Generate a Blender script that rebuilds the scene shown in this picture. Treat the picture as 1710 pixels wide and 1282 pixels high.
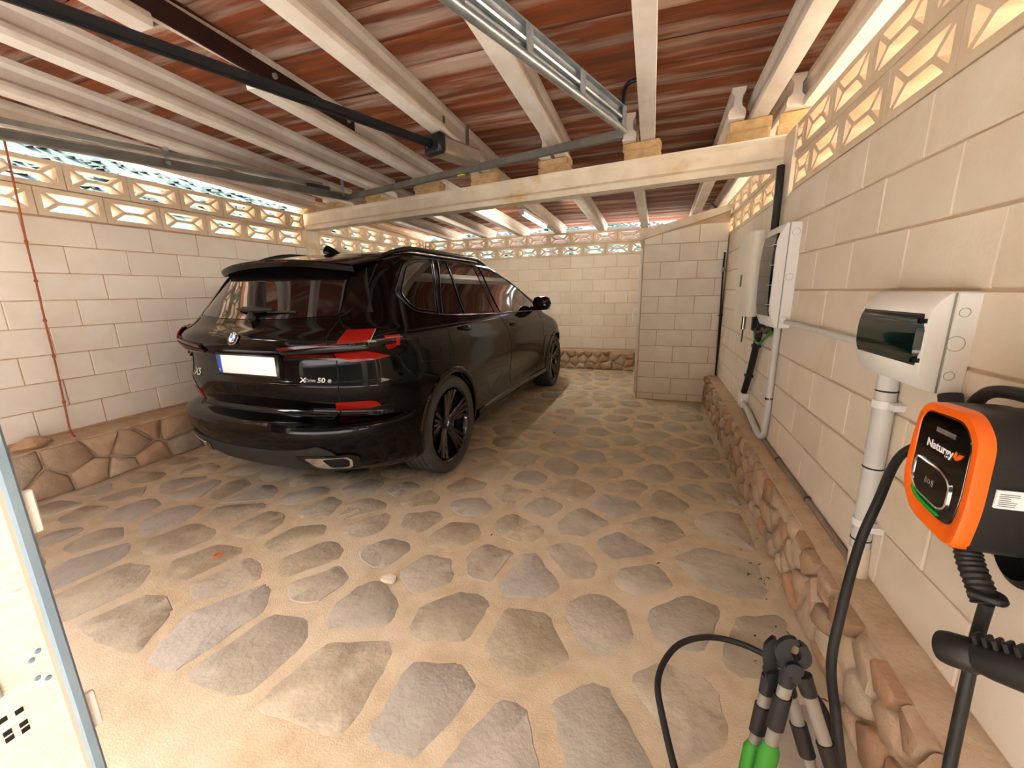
import bpy, bmesh, math, random
from mathutils import Vector, Matrix
from mathutils.geometry import delaunay_2d_cdt
for _o in list(bpy.data.objects): bpy.data.objects.remove(_o)
SC = bpy.context.scene
COL = SC.collection
PI = math.pi
rnd = random.Random(7)

# ------------------------------------------------------------------ camera, sky, sun, exposure
CAM_H = 1.37
def _campose():
    yaw, pitch, roll = 0.3310, 0.2239, -0.0171
    f = Vector((-math.sin(yaw)*math.cos(pitch), math.cos(yaw)*math.cos(pitch), -math.sin(pitch)))
    r = Vector((math.cos(yaw), math.sin(yaw), 0)); u = r.cross(f)
    r2 = math.cos(roll)*r + math.sin(roll)*u; u2 = -math.sin(roll)*r + math.cos(roll)*u
    m = Matrix((r2, u2, -f)).transposed().to_4x4(); m.translation = Vector((0, 0, CAM_H))
    return m
cam = bpy.data.cameras.new('camera'); cam.sensor_width = 36; cam.sensor_fit = 'HORIZONTAL'
cam.lens = 673.78/1710*36; cam.clip_start = 0.05; cam.clip_end = 2000
camo = bpy.data.objects.new('camera', cam); camo.matrix_world = _campose(); COL.objects.link(camo); SC.camera = camo

SC.view_settings.view_transform = 'Standard'; SC.view_settings.look = 'None'
SC.view_settings.gamma = 1; SC.view_settings.use_curve_mapping = False
SC.view_settings.exposure = 3.05
SC.cycles.diffuse_bounces = 8; SC.cycles.max_bounces = 14
SUN_DIR = Vector((-0.46, -0.46, 0.76)).normalized()          # towards the sun
W = bpy.data.worlds.new('sky'); SC.world = W; W.use_nodes = True
_n = W.node_tree.nodes; _l = W.node_tree.links
_sky = _n.new('ShaderNodeTexSky'); _sky.sky_type = 'NISHITA'; _sky.sun_disc = False
_sky.sun_elevation = math.asin(SUN_DIR.z); _sky.sun_rotation = math.atan2(SUN_DIR.x, SUN_DIR.y)
_sky.air_density = 1.0; _sky.dust_density = 4.0; _sky.ozone_density = 1.0
_l.new(_sky.outputs[0], _n['Background'].inputs[0]); _n['Background'].inputs[1].default_value = 0.30
_s = bpy.data.lights.new('sun', 'SUN'); _s.energy = 4.6; _s.angle = 0.01; _s.color = (1.0, 0.985, 0.96)
_so = bpy.data.objects.new('sun', _s); COL.objects.link(_so)
_so.rotation_euler = SUN_DIR.to_track_quat('Z', 'Y').to_euler(); _so.location = (-20, -20, 30)

# ------------------------------------------------------------------ helpers
ORIG = {}
def setp(o, label=None, cat=None, group=None, kind=None):
    if label: o['label'] = label
    if cat: o['category'] = cat
    if group: o['group'] = group
    if kind: o['kind'] = kind
    return o
def thing(name, label, cat, loc=(0,0,0), group=None, rotz=0.0):
    o = bpy.data.objects.new(name, None); COL.objects.link(o); o.location = loc; o.rotation_euler = (0,0,rotz)
    o.empty_display_size = .1; ORIG[o] = Vector(loc)
    return setp(o, label, cat, group)
class MB:
    def __init__(s): s.v = []; s.f = []
    def add(s, vs, fs):
        n = len(s.v); s.v += [tuple(v) for v in vs]; s.f += [tuple(i+n for i in f) for f in fs]; return s
    def box(s, a, b, bev=0.0):
        x0,y0,z0 = [min(p,q) for p,q in zip(a,b)]; x1,y1,z1 = [max(p,q) for p,q in zip(a,b)]
        if bev <= 0:
            return s.add([(x0,y0,z0),(x1,y0,z0),(x1,y1,z0),(x0,y1,z0),(x0,y0,z1),(x1,y0,z1),(x1,y1,z1),(x0,y1,z1)],
                [(0,3,2,1),(4,5,6,7),(0,1,5,4),(1,2,6,5),(2,3,7,6),(3,0,4,7)])
        c = Vector(((x0+x1)/2,(y0+y1)/2,(z0+z1)/2)); h = Vector(((x1-x0)/2,(y1-y0)/2,(z1-z0)/2))
        return s.obox(c, (1,0,0), (0,1,0), (0,0,1), h, bev)
    def obox(s, c, ax, ay, az, h, bev=0.0):
        c = Vector(c); ax,ay,az = Vector(ax),Vector(ay),Vector(az)
        if bev <= 0:
            vs = [c+ax*h[0]*i+ay*h[1]*j+az*h[2]*k for k in (-1,1) for i,j in ((-1,-1),(1,-1),(1,1),(-1,1))]
            return s.add(vs, [(0,3,2,1),(4,5,6,7),(0,1,5,4),(1,2,6,5),(2,3,7,6),(3,0,4,7)])
        b = min(bev, .45*min(h)); pts = {}; vs = []
        for i in (-1,1):
            for j in (-1,1):
                for k in (-1,1):
                    for d in range(3):
                        q = [i*h[0], j*h[1], k*h[2]]
                        for e in range(3):
                            if e != d: q[e] -= (i,j,k)[e]*b
                        pts[(i,j,k,d)] = len(vs); vs.append(c+ax*q[0]+ay*q[1]+az*q[2])
        P = lambda i,j,k,d: pts[(i,j,k,d)]
        F = []
        for d in range(3):
            for sg in (-1,1):
                cy = []
                for a,bb in ((-1,-1),(1,-1),(1,1),(-1,1)):
                    t = [0,0,0]; t[d] = sg; t[(d+1)%3] = a; t[(d+2)%3] = bb; cy.append(P(*t,d))
                F.append(cy if sg > 0 else cy[::-1])
        for d in range(3):      # edges along axis d
            e,f = (d+1)%3,(d+2)%3
            for a in (-1,1):
                for bb in (-1,1):
                    t0=[0,0,0]; t0[e]=a; t0[f]=bb; t1=list(t0); t0[d]=-1; t1[d]=1
                    q = [P(*t0,e),P(*t1,e),P(*t1,f),P(*t0,f)]
                    F.append(q if a*bb < 0 else q[::-1])
        for i in (-1,1):
            for j in (-1,1):
                for k in (-1,1):
                    t = [P(i,j,k,0),P(i,j,k,1),P(i,j,k,2)]; F.append(t if i*j*k > 0 else t[::-1])
        return s.add(vs, F)
    def tube(s, path, r, n=10, cap=True, closed=False):
        path = [Vector(p) for p in path]; m = len(path); rs = r if isinstance(r, (list,tuple)) else [r]*m
        up = None; base = len(s.v); vs = []; F = []
        for i,pt in enumerate(path):
            a = path[(i-1)%m] if (closed or i>0) else pt; b = path[(i+1)%m] if (closed or i<m-1) else pt
            t = (b-a).normalized()
            if up is None:
                up = Vector((0,0,1)) if abs(t.z) < .9 else Vector((1,0,0))
            up = (up - t*up.dot(t)); up = up.normalized() if up.length > 1e-6 else t.orthogonal().normalized()
            sd = t.cross(up)
            for k in range(n):
                an = 2*PI*k/n; vs.append(pt + up*math.cos(an)*rs[i] + sd*math.sin(an)*rs[i])
        for i in range(m if closed else m-1):
            for k in range(n):
                a0=i*n+k; a1=i*n+(k+1)%n; j=(i+1)%m
                F.append((a0, j*n+k, j*n+(k+1)%n, a1))
        if cap and not closed:
            F.append(tuple(range(n))); F.append(tuple((m-1)*n+k for k in reversed(range(n))))
        return s.add(vs, F)
    def cyl(s, a, b, r, n=20, r2=None): return s.tube([a,b], [r, r if r2 is None else r2], n)
    def lathe(s, prof, o, ax, n=32, cap=False, close=False):
        ax = Vector(ax).normalized(); o = Vector(o); u = ax.orthogonal().normalized(); w = ax.cross(u); vs=[]; F=[]; m=len(prof)
        for k in range(n):
            an=2*PI*k/n; d=u*math.cos(an)+w*math.sin(an)
            for r,h in prof: vs.append(o+d*r+ax*h)
        for k in range(n):
            k2=(k+1)%n
            for i in range(m if close else m-1): 
                i2=(i+1)%m; F.append((k*m+i,k2*m+i,k2*m+i2,k*m+i2))
        if cap:
            F.append(tuple(k*m for k in reversed(range(n)))); F.append(tuple(k*m+m-1 for k in range(n)))
        return s.add(vs,F)
    def prism(s, poly, d, cap0=True):
        poly=[Vector(q) for q in poly]; d=Vector(d); n=len(poly)
        F=[tuple(range(n,2*n)),]+[(i,(i+1)%n,n+(i+1)%n,n+i) for i in range(n)]
        if cap0: F.append(tuple(reversed(range(n))))
        return s.add(poly+[q+d for q in poly],F)
    def loft(s, rings, cap=True, closed=True):
        n=len(rings[0]); vs=[q for r in rings for q in r]; F=[]
        for i in range(len(rings)-1):
            for k in range(n if closed else n-1):
                F.append((i*n+k,i*n+(k+1)%n,(i+1)*n+(k+1)%n,(i+1)*n+k))
        if cap: F.append(tuple(reversed(range(n)))); F.append(tuple((len(rings)-1)*n+k for k in range(n)))
        return s.add(vs,F)
    def mesh(s, name, off=Vector((0,0,0)), fix=True):
        me=bpy.data.meshes.new(name); me.from_pydata([tuple(Vector(v)-off) for v in s.v],[],s.f)
        if fix:
            bm=bmesh.new(); bm.from_mesh(me); bmesh.ops.recalc_face_normals(bm,faces=bm.faces); bm.to_mesh(me); bm.free()
        return me
    def build(s, name, mat, parent=None, smooth=None, local=False, label=None, cat=None, group=None, kind=None, fix=True):
        r=parent; 
        off=Vector((0,0,0))
        if parent is not None and not local: off=ORIG[parent]
        me=s.mesh(name,off,fix); me.materials.append(mat)
        return link(name, me, parent, smooth, label, cat, group, kind, off)
def link(name, me, parent=None, smooth=None, label=None, cat=None, group=None, kind=None, off=None):
    if smooth is not None:
        me.shade_smooth(); me.set_sharp_from_angle(angle=math.radians(smooth))
    o=bpy.data.objects.new(name,me); COL.objects.link(o)
    if parent is not None: o.parent=parent
    ORIG[o]=off if off is not None else Vector((0,0,0))
    return setp(o,label,cat,group,kind)
def inst(name, me, parent, loc, rot=(0,0,0), scale=(1,1,1), off=None):
    o=bpy.data.objects.new(name,me); COL.objects.link(o); o.parent=parent
    o.location=Vector(loc)-(ORIG[parent] if parent in ORIG else Vector((0,0,0))); o.rotation_euler=rot; o.scale=scale
    ORIG[o]=Vector(loc); return o
def spline(pts, n=8):
    pts=[Vector(q) for q in pts]; out=[]
    for i in range(len(pts)-1):
        p0=pts[max(i-1,0)]; p1=pts[i]; p2=pts[i+1]; p3=pts[min(i+2,len(pts)-1)]
        for k in range(n):
            t=k/n; out.append(.5*((2*p1)+(p2-p0)*t+(2*p0-5*p1+4*p2-p3)*t*t+(3*p1-p0-3*p2+p3)*t**3))
    return out+[pts[-1]]
def rounded(poly, r, n=5):
    out=[]; m=len(poly); rs=r if isinstance(r,(list,tuple)) else [r]*m
    for i in range(m):
        p=Vector(poly[i]); a=Vector(poly[i-1])-p; b=Vector(poly[(i+1)%m])-p
        rr=min(rs[i],.45*a.length,.45*b.length)
        if rr<=1e-6: out.append(tuple(p)); continue
        A=p+a.normalized()*rr; B=p+b.normalized()*rr
        for k in range(n+1):
            t=k/n; out.append(tuple(A*(1-t)**2+p*2*t*(1-t)+B*t*t))
    return out
def lin(h):
    if isinstance(h,(tuple,list)): return tuple(h)+(1,) if len(h)==3 else tuple(h)
    h=h.lstrip('#'); c=[int(h[i:i+2],16)/255 for i in (0,2,4)]
    return tuple(((x+.055)/1.055)**2.4 if x>.04045 else x/12.92 for x in c)+(1,)
def mat(name, c1, c2=None, scale=6., rough=.6, metal=0., bump=0., bscale=60., rndv=0., rndhue=None, coat=0., stretch=(1,1,1),
        emit=None, c3=None, s3=2., t3=(.5,.62), trans=0., spec=.5, rough2=None, contrast=(.35,.65), alpha=1., ior=1.45, detail=6):
    m=bpy.data.materials.new(name); m.use_nodes=True; N=m.node_tree.nodes; L=m.node_tree.links; b=N['Principled BSDF']
    b.inputs['Roughness'].default_value=rough; b.inputs['Metallic'].default_value=metal; b.inputs['Coat Weight'].default_value=coat
    b.inputs['Coat Roughness'].default_value=.03; b.inputs['Transmission Weight'].default_value=trans; b.inputs['Specular IOR Level'].default_value=spec
    b.inputs['IOR'].default_value=ior; b.inputs['Alpha'].default_value=alpha
    c1=lin(c1); b.inputs['Base Color'].default_value=c1
    if emit: b.inputs['Emission Color'].default_value=lin(emit[0]); b.inputs['Emission Strength'].default_value=emit[1]
    if c2 is None and not bump and not rndv: 
        return m
    tc=N.new('ShaderNodeTexCoord'); oi=N.new('ShaderNodeObjectInfo'); ma=N.new('ShaderNodeVectorMath'); ma.operation='MULTIPLY_ADD'
    cx=N.new('ShaderNodeCombineXYZ'); mm=N.new('ShaderNodeMath'); mm.operation='MULTIPLY'; mm.inputs[1].default_value=57.
    L.new(oi.outputs['Random'],mm.inputs[0])
    for i in range(3): L.new(mm.outputs[0],cx.inputs[i])
    ma.inputs[1].default_value=stretch; L.new(tc.outputs['Object'],ma.inputs[0]); L.new(cx.outputs[0],ma.inputs[2])
    col=None
    def noise(sc,det=6):
        n=N.new('ShaderNodeTexNoise'); n.inputs['Scale'].default_value=sc; n.inputs['Detail'].default_value=det; n.inputs['Roughness'].default_value=.6
        L.new(ma.outputs[0],n.inputs['Vector']); return n
    def ramp(src,lo,hi):
        r=N.new('ShaderNodeMapRange'); r.inputs['From Min'].default_value=lo; r.inputs['From Max'].default_value=hi; L.new(src,r.inputs['Value']); return r.outputs[0]
    def mix(f,a,bb,mode='MIX'):
        x=N.new('ShaderNodeMix'); x.data_type='RGBA'; x.blend_type=mode
        if isinstance(f,float): x.inputs[0].default_value=f
        else: L.new(f,x.inputs[0])
        for i,q in ((6,a),(7,bb)):
            if isinstance(q,tuple): x.inputs[i].default_value=q
            else: L.new(q,x.inputs[i])
        return x.outputs[2]
    col=c1
    if c2 is not None:
        n=noise(scale,detail); col=mix(ramp(n.outputs['Fac'],*contrast),c1,lin(c2))
        if rough2 is not None:
            r=N.new('ShaderNodeMapRange'); r.inputs['From Min'].default_value=.35; r.inputs['From Max'].default_value=.65
            r.inputs['To Min'].default_value=rough; r.inputs['To Max'].default_value=rough2; L.new(n.outputs['Fac'],r.inputs['Value']); L.new(r.outputs[0],b.inputs['Roughness'])
    if c3 is not None:
        n3=noise(s3,4); col=mix(ramp(n3.outputs['Fac'],*t3),col,lin(c3))
    if rndhue is not None:
        rr=N.new('ShaderNodeMath'); rr.operation='MULTIPLY'; rr.inputs[1].default_value=7.31; L.new(oi.outputs['Random'],rr.inputs[0])
        fr=N.new('ShaderNodeMath'); fr.operation='FRACT'; L.new(rr.outputs[0],fr.inputs[0])
        col=mix(fr.outputs[0],col,mix(.75,col,lin(rndhue)))
    if rndv:
        hs=N.new('ShaderNodeHueSaturation'); mr=N.new('ShaderNodeMapRange'); mr.inputs['To Min'].default_value=1-rndv; mr.inputs['To Max'].default_value=1+rndv
        L.new(oi.outputs['Random'],mr.inputs['Value']); L.new(mr.outputs[0],hs.inputs['Value'])
        if isinstance(col,tuple): hs.inputs['Color'].default_value=col
        else: L.new(col,hs.inputs['Color'])
        col=hs.outputs[0]
    if not isinstance(col,tuple): L.new(col,b.inputs['Base Color'])
    if bump:
        nb=noise(bscale,5); bp=N.new('ShaderNodeBump'); bp.inputs['Strength'].default_value=min(1.,bump); bp.inputs['Distance'].default_value=.01*max(1.,bump)
        L.new(nb.outputs['Fac'],bp.inputs['Height']); L.new(bp.outputs[0],b.inputs['Normal'])
    return m
def text_mesh(body, size, extrude=.0008, bold=0., shear=0., align='CENTER'):
    cu=bpy.data.curves.new('lettering','FONT'); cu.body=body; cu.size=size; cu.extrude=extrude; cu.offset=bold; cu.shear=shear; cu.align_x=align; cu.align_y='CENTER'; cu.resolution_u=3
    o=bpy.data.objects.new('lettering',cu); COL.objects.link(o); dg=bpy.context.evaluated_depsgraph_get()
    me=bpy.data.meshes.new_from_object(o.evaluated_get(dg)); bpy.data.objects.remove(o); return me

# ------------------------------------------------------------------ materials
M=dict(
 block=mat('concrete_block','#e0d7c8','#d5c8b4',scale=4,rough=.9,bump=.12,bscale=90,rndv=.035,rndhue='#ded3c6',c3='#e6dfd4',s3=1.6,t3=(.5,.75)),
 mortar=mat('wall_mortar','#cdb89e','#c2aa8d',scale=8,rough=.95,bump=.3,bscale=120),
 mortar2=mat('rusty_wall_mortar','#c4a284','#b8926f',scale=8,rough=.95,bump=.3,bscale=120),
 breeze=mat('breeze_block','#dcccb4','#d2bfa4',scale=7,rough=.9,bump=.2,bscale=120,rndv=.05),
 stone=mat('floor_flagstone','#aa9d85','#988b73',scale=7,rough=.7,bump=.7,bscale=24,rndv=.08,rndhue='#a4a097',c3='#bbae95',s3=4,t3=(.45,.62)),
 fmortar=mat('floor_mortar','#c6b698','#b6a385',scale=12,rough=.9,bump=.35,bscale=150,c3='#cdbfa6',s3=1.1,t3=(.5,.7)),
 dust=mat('floor_dust','#b58a62','#a67b54',scale=3,rough=.95,bump=.6,bscale=50),
 rubble=mat('rubble_stone','#b8a894','#a09079',scale=7,rough=.85,bump=1.,bscale=22,rndv=.14,rndhue='#a9784e',c3='#c2b4a0',s3=3,t3=(.45,.66)),
 rubblemortar=mat('plinth_mortar','#c6b196','#b59d80',scale=9,rough=.95,bump=.6,bscale=60),
 tile=mat('ceiling_terracotta','#8c461f','#643217',scale=2.2,rough=.85,bump=.25,bscale=50,stretch=(.4,6,1),rndv=.2,c3='#ac9484',s3=1.4,t3=(.47,.66)),
 deck=mat('roof_deck','#8a5a40','#7c4c34',scale=4,rough=.95,bump=.1),
 joist=mat('painted_concrete','#d8d0c6','#cbc1b4',scale=5,rough=.85,bump=.2,bscale=70,rndv=.03,c3='#e0dad2',s3=2,t3=(.5,.7)),
 beam=mat('white_beam','#e3d9c6','#d6c9b2',scale=5,rough=.8,bump=.3,bscale=60,c3='#c9a878',s3=1.8,t3=(.62,.72),stretch=(1,1,1)),
 brick=mat('pale_brick','#c9a878','#ad8c60',scale=12,rough=.95,bump=1.0,bscale=60,rndv=.1),
 paint=mat('black_car_paint','#020203','#030304',scale=3,rough=.09,coat=.15,spec=.18),
 glass=mat('tinted_glass','#08080a','#0c0c0d',scale=1.5,rough=.012,coat=.6,spec=.6),
 gloss=mat('gloss_black_trim','#040405',rough=.08,coat=.2,spec=.35),
 satin=mat('satin_black_trim','#0d0d0e','#141415',scale=8,rough=.35),
 matte=mat('matte_black_plastic','#17171a','#1f1f21',scale=30,rough=.55,bump=.1,bscale=300),
 trimline=mat('dark_shadow_trim','#3a3d46',rough=.22,metal=.85),
 blockskylit=mat('skylit_concrete_block','#e3ddd5','#d9cfc3',scale=4,rough=.9,bump=.12,bscale=90,rndv=.035,rndhue='#dfd7ce',c3='#e8e3dc',s3=1.6,t3=(.5,.75)),  # same block, paled to put front skylight into the left wall's colour
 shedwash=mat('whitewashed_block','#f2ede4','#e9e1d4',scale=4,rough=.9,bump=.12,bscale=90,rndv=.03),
 seam=mat('panel_gap','#020202',rough=.9),
 tyre=mat('tyre_rubber','#3a3a3a','#424140',scale=12,rough=.85,bump=.15,bscale=120),
 rim=mat('gloss_black_wheel','#050506',rough=.12,coat=.8),
 disc=mat('brake_disc_steel','#777777','#555555',scale=20,rough=.35,metal=1.),
 red=mat('red_lens','#6e0804','#7c0b05',scale=3,rough=.12,coat=.15,spec=.3,emit=('#a00804',.012)),
 darkred=mat('dark_red_lens','#3c0706','#460908',scale=4,rough=.12,coat=.15,spec=.3),
 smoke=mat('smoked_lens','#050505',rough=.06,coat=.1,spec=.3),
 chrome=mat('chrome','#d8d8d8',rough=.12,metal=1.),
 silver=mat('silver_lettering','#c8c8c8',rough=.3,metal=.6),
 white=mat('white_plate','#f2f2f0',rough=.5),
 blue=mat('blue_enamel','#1f4fa8',rough=.4),
 bluew=mat('roundel_blue','#3f7fc8',rough=.25,coat=.5),
 plastic=mat('white_enclosure','#e6e8e8','#dfe0e0',scale=3,rough=.45),
 plastic2=mat('cream_inverter_case','#e0dbcf','#d8d2c4',scale=3,rough=.4),
 groove=mat('knockout_groove','#8d8b86',rough=.8),
 teal=mat('smoked_teal_window','#072426','#041416',scale=4,rough=.04,coat=.25,spec=.4),
 orange=mat('orange_bezel','#ee6a14','#e8630f',scale=4,rough=.38,coat=.2),
 blackp=mat('charger_black','#121214','#1a1a1b',scale=6,rough=.45,bump=.1,bscale=200,c3='#2c2925',s3=9,t3=(.6,.8)),
 glossp=mat('charger_front_glass','#050506',rough=.07,coat=.8),
 cable=mat('black_rubber_cable','#161616','#202020',scale=30,rough=.55,bump=.1,bscale=200),
 pvc=mat('grey_pvc','#cfd1d1','#c5c6c6',scale=5,rough=.5),
 pvcdirt=mat('dusty_grey_conduit','#8a7d6e','#7a6c5d',scale=8,rough=.7),
 galv=mat('galvanised_steel','#b9c2c8','#9aa4ab',scale=9,rough=.32,metal=.85,stretch=(1,1,1)),
 galvd=mat('dull_track_steel','#75736e','#5f5d58',scale=6,rough=.5,metal=.5),
 dark=mat('dark_steel_rail','#2c2e33','#24262a',scale=6,rough=.4,metal=.6),
 rust=mat('brown_painted_steel','#3a211b','#2c1814',scale=8,rough=.6,metal=.2,bump=.2),
 black=mat('black_plastic','#0e0e10',rough=.5),
 green=mat('green_grip','#2c7a20','#256c18',scale=6,rough=.5),
 greenw=mat('green_wire','#2f8a34',rough=.5),
 redw=mat('red_wire','#7a1e18',rough=.5),
 led=mat('green_led_strip','#0c3f16',rough=.2,emit=('#18a832',.06)),
 alu=mat('aluminium_tube','#827d77','#757069',scale=10,rough=.45,metal=.25),
 cord=mat('red_brown_cord','#a8573a','#94482e',scale=30,rough=.85),
 doorw=mat('white_door_skin','#ece8e0','#e2ddd3',scale=6,rough=.5,bump=1.,bscale=18,stretch=(1,1,5)),
 doorsteel=mat('blue_grey_seal','#7f94a3','#74889a',scale=6,rough=.5),
 tanedge=mat('tan_edge','#c2b4a4',rough=.6),
 greyl=mat('grey_latch','#a3a6a6','#8e9292',scale=8,rough=.45,metal=.4),
 blocker=mat('blocker_ochre','#6d6250','#5f5544',scale=2,rough=.95),
 hole=mat('dark_slot','#15100c',rough=.9),
 label=mat('white_sticker','#e6e6e8',rough=.5),
 ink=mat('grey_ink','#55555a',rough=.7),
 code=mat('faded_grey_tag','#77736e','#55524e',scale=60,rough=.6),
 hill=mat('scrub_hillside','#333d2f','#28342b',scale=.4,rough=.95,c3='#5a554a',s3=.09,t3=(.58,.72),detail=10),
 scrub=mat('hill_scrub','#1d2a22','#1a2824',scale=.3,rough=.95),
 ground=mat('pale_ground','#d3c7b2','#c5b8a2',scale=.8,rough=.95,bump=.2),
 concrete=mat('driveway_concrete','#c6c6c1','#b8b8b3',scale=1.2,rough=.9,bump=.2),
 render=mat('cream_render','#f6ecd8','#efe2c8',scale=1.5,rough=.9,bump=.1),
 timber=mat('brown_timber','#2e1c12','#25160e',scale=5,rough=.8,bump=.3,stretch=(8,1,1)),
 tube=mat('white_lamp_tube','#f0f0ec',rough=.35,emit=('#fff4e2',26.0)),  # fixture is real; its glow is added to brighten the back
 yellow=mat('yellow_tag','#b8a62a',rough=.6),
 leaf=mat('dry_leaf','#5a3f2a','#4a3424',scale=20,rough=.9,rndv=.2),
)
# ------------------------------------------------------------------ setting
XL, XR, YB = -4.277, 0.789, 7.303
B0, B1, B2 = 1.957, 2.157, 2.357
YF = -0.45; ZFR = 2.80
def struct(name, mb, m, smooth=None): return mb.build(name, m, None, smooth, kind='structure')
fl = struct('floor', MB().box((XL-.1,YF,-.12),(XR+.1,YB+.1,0.0)), M['fmortar'])
# flagstones: relaxed Voronoi cells, shrunk and roughened
def voronoi(seeds, x0, y0, x1, y1):
    cells=[]
    for i,(sx,sy) in enumerate(seeds):
        poly=[(x0,y0),(x1,y0),(x1,y1),(x0,y1)]
        near=sorted((( (tx-sx)**2+(ty-sy)**2,tx,ty) for j,(tx,ty) in enumerate(seeds) if j!=i))[:22]
        for d,tx,ty in near:
            mx,my=(sx+tx)/2,(sy+ty)/2; nx,ny=tx-sx,ty-sy; out=[]
            for k in range(len(poly)):
                a=poly[k]; b=poly[(k+1)%len(poly)]
                da=(a[0]-mx)*nx+(a[1]-my)*ny; db=(b[0]-mx)*nx+(b[1]-my)*ny
                if da<=0: out.append(a)
                if da*db<0:
                    t=da/(da-db); out.append((a[0]+(b[0]-a[0])*t,a[1]+(b[1]-a[1])*t))
            poly=out
            if len(poly)<3: break
        cells.append(poly)
    return cells
def seeds_in(x0,y0,x1,y1,n,r,rg,asp=1.):
    S=[]; tries=0
    while len(S)<n and tries<60000:
        tries+=1; q=(rg.uniform(x0,x1),rg.uniform(y0,y1))
        if all((q[0]-t[0])**2+((q[1]-t[1])*asp)**2>r*r for t in S): S.append(q)
    return S
def inset(poly, c, gap, rg, jit=.0):
    out=[]
    for q in poly:
        d=math.hypot(q[0]-c[0],q[1]-c[1]); k=max(.45,1-gap/max(d,1e-3)); out.append((c[0]+(q[0]-c[0])*k,c[1]+(q[1]-c[1])*k))
    return out
def area(poly): return abs(sum(poly[i-1][0]*poly[i][1]-poly[i][0]*poly[i-1][1] for i in range(len(poly))))/2
rg=random.Random(21)
S=seeds_in(-3.88,.75,.62,7.2,292,.215,rg)
for _ in range(2):       # relax towards rounder stones
    S=[(sd[0]+.6*(sum(q[0] for q in pl)/len(pl)-sd[0]),sd[1]+.6*(sum(q[1] for q in pl)/len(pl)-sd[1])) if len(pl)>2 else sd for sd,pl in zip(S,voronoi(S,-3.9,.72,.64,7.28))]
nst=0
for sd,poly in zip(S,voronoi(S,-3.9,.72,.64,7.28)):
    if len(poly)<3: continue
    cxm=sum(q[0] for q in poly)/len(poly); cym=sum(q[1] for q in poly)/len(poly)
    if cym>5.28 and cxm>-.2: continue
    poly=inset(poly,(cxm,cym),rg.uniform(.020,.055)+(.02 if rg.random()<.2 else 0),rg)
    if area(poly)<.004: continue
    poly=rounded(poly,[rg.uniform(.02,.08) for _ in poly],3)
    ring=[]
    for i in range(len(poly)):                     # chipped outline
        a=poly[i]; b=poly[(i+1)%len(poly)]; n=max(1,int(math.hypot(a[0]-b[0],a[1]-b[1])/.045))
        for k in range(n): 
            t=k/n; ring.append((a[0]+(b[0]-a[0])*t+rg.uniform(-.006,.006),a[1]+(b[1]-a[1])*t+rg.uniform(-.006,.006)))
    h=rg.uniform(.001,.004); mb=MB(); n=len(ring); tx,ty=rg.uniform(-.006,.006),rg.uniform(-.006,.006)
    vs=[(x,y,-.004) for x,y in ring]; inn=[(cxm+(x-cxm)*.93,cym+(y-cym)*.93) for x,y in ring]
    vs+=[(x,y,h+tx*(x-cxm)+ty*(y-cym)+rg.uniform(-.0008,.0008)) for x,y in inn]+[(cxm,cym,h+.001)]
    F=[(i,(i+1)%n,n+(i+1)%n,n+i) for i in range(n)]+[(n+i,n+(i+1)%n,2*n) for i in range(n)]
    mb.add(vs,F).build('stone',M['stone'],fl,smooth=40); nst+=1
# ---- block walls
def block_mesh(L,Hh,T,seed,m='block'):
    r=random.Random(seed); mb=MB().obox((0,0,0),(1,0,0),(0,1,0),(0,0,1),(L/2,T/2,Hh/2),.0035)
    mb.v=[(x+r.uniform(-.0015,.0015),y+r.uniform(-.0012,.0012),z+r.uniform(-.0015,.0015)) for x,y,z in mb.v]
    me=mb.mesh('block'); me.materials.append(M[m]); return me
BLK=[block_mesh(.39,.19,.03,i) for i in range(4)]; SKYLIT=[block_mesh(.39,.19,.03,i,'blockskylit') for i in range(4)]
def block_wall(parent, axis, plane, inward, z_top, rows, phase, pitch, lo, hi, rg, zmin=0., kinds=BLK):
    """courses of blocks from z_top down; axis 'y': wall plane x=plane, blocks run along y"""
    for k in range(rows):
        z1=z_top-.2*k; zc=z1-.1; ph=phase[k%2]
        i=math.floor((lo-ph)/pitch)-1
        while True:
            a=ph+i*pitch; b=a+pitch; i+=1
            if a>=hi: break
            a2,b2=max(a,lo),min(b,hi)
            if b2-a2<.05: continue
            zz0=max(zmin,z1-.2); 
            if z1-zz0<.04: continue
            L=b2-a2-.007; Hh=z1-zz0-.007; c=(a2+b2)/2; zc=(z1+zz0)/2; d=rg.uniform(-.0025,.0015)
            if axis=='y': loc=(plane+(-inward)*(.015-.0035)+inward*rg.uniform(-.001,.002),c,zc); rot=(rg.uniform(-.004,.004),0,PI/2+rg.uniform(-.004,.004))
            else: loc=(c,plane+(-inward)*(.015-.0035)+inward*rg.uniform(-.001,.002),zc); rot=(0,rg.uniform(-.004,.004),rg.uniform(-.004,.004))
            inst('block',rg.choice(kinds),parent,loc,rot,(L/.39,1,Hh/.19))
rg=random.Random(5)
wr=struct('wall_right',MB().box((XR+.003,YF,0),(XR+.12,YB+.1,B0)),M['mortar'])
block_wall(wr,'y',XR,-1,B0,8,(1.345,1.55),.4,.55,5.3,rg)
block_wall(wr,'y',XR,-1,B0,3,(1.345,1.55),.4,5.3,YB,rg)
wl=struct('wall_left',MB().box((XL-.003,YF,0),(XL-.12,YB+.1,B0+.018)),M['mortar2'])
block_wall(wl,'y',XL,1,B0+.010,8,(2.168-1.6,1.964-1.6),.4,.9,YB,rg,kinds=SKYLIT)
wb=struct('wall_back',MB().box((XL,YB+.003,0),(XR,YB+.12,B0)),M['mortar'])
block_wall(wb,'x',YB,-1,B0,8,(-2.55,-2.345),.39,XL,XR-.05,rg)
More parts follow.
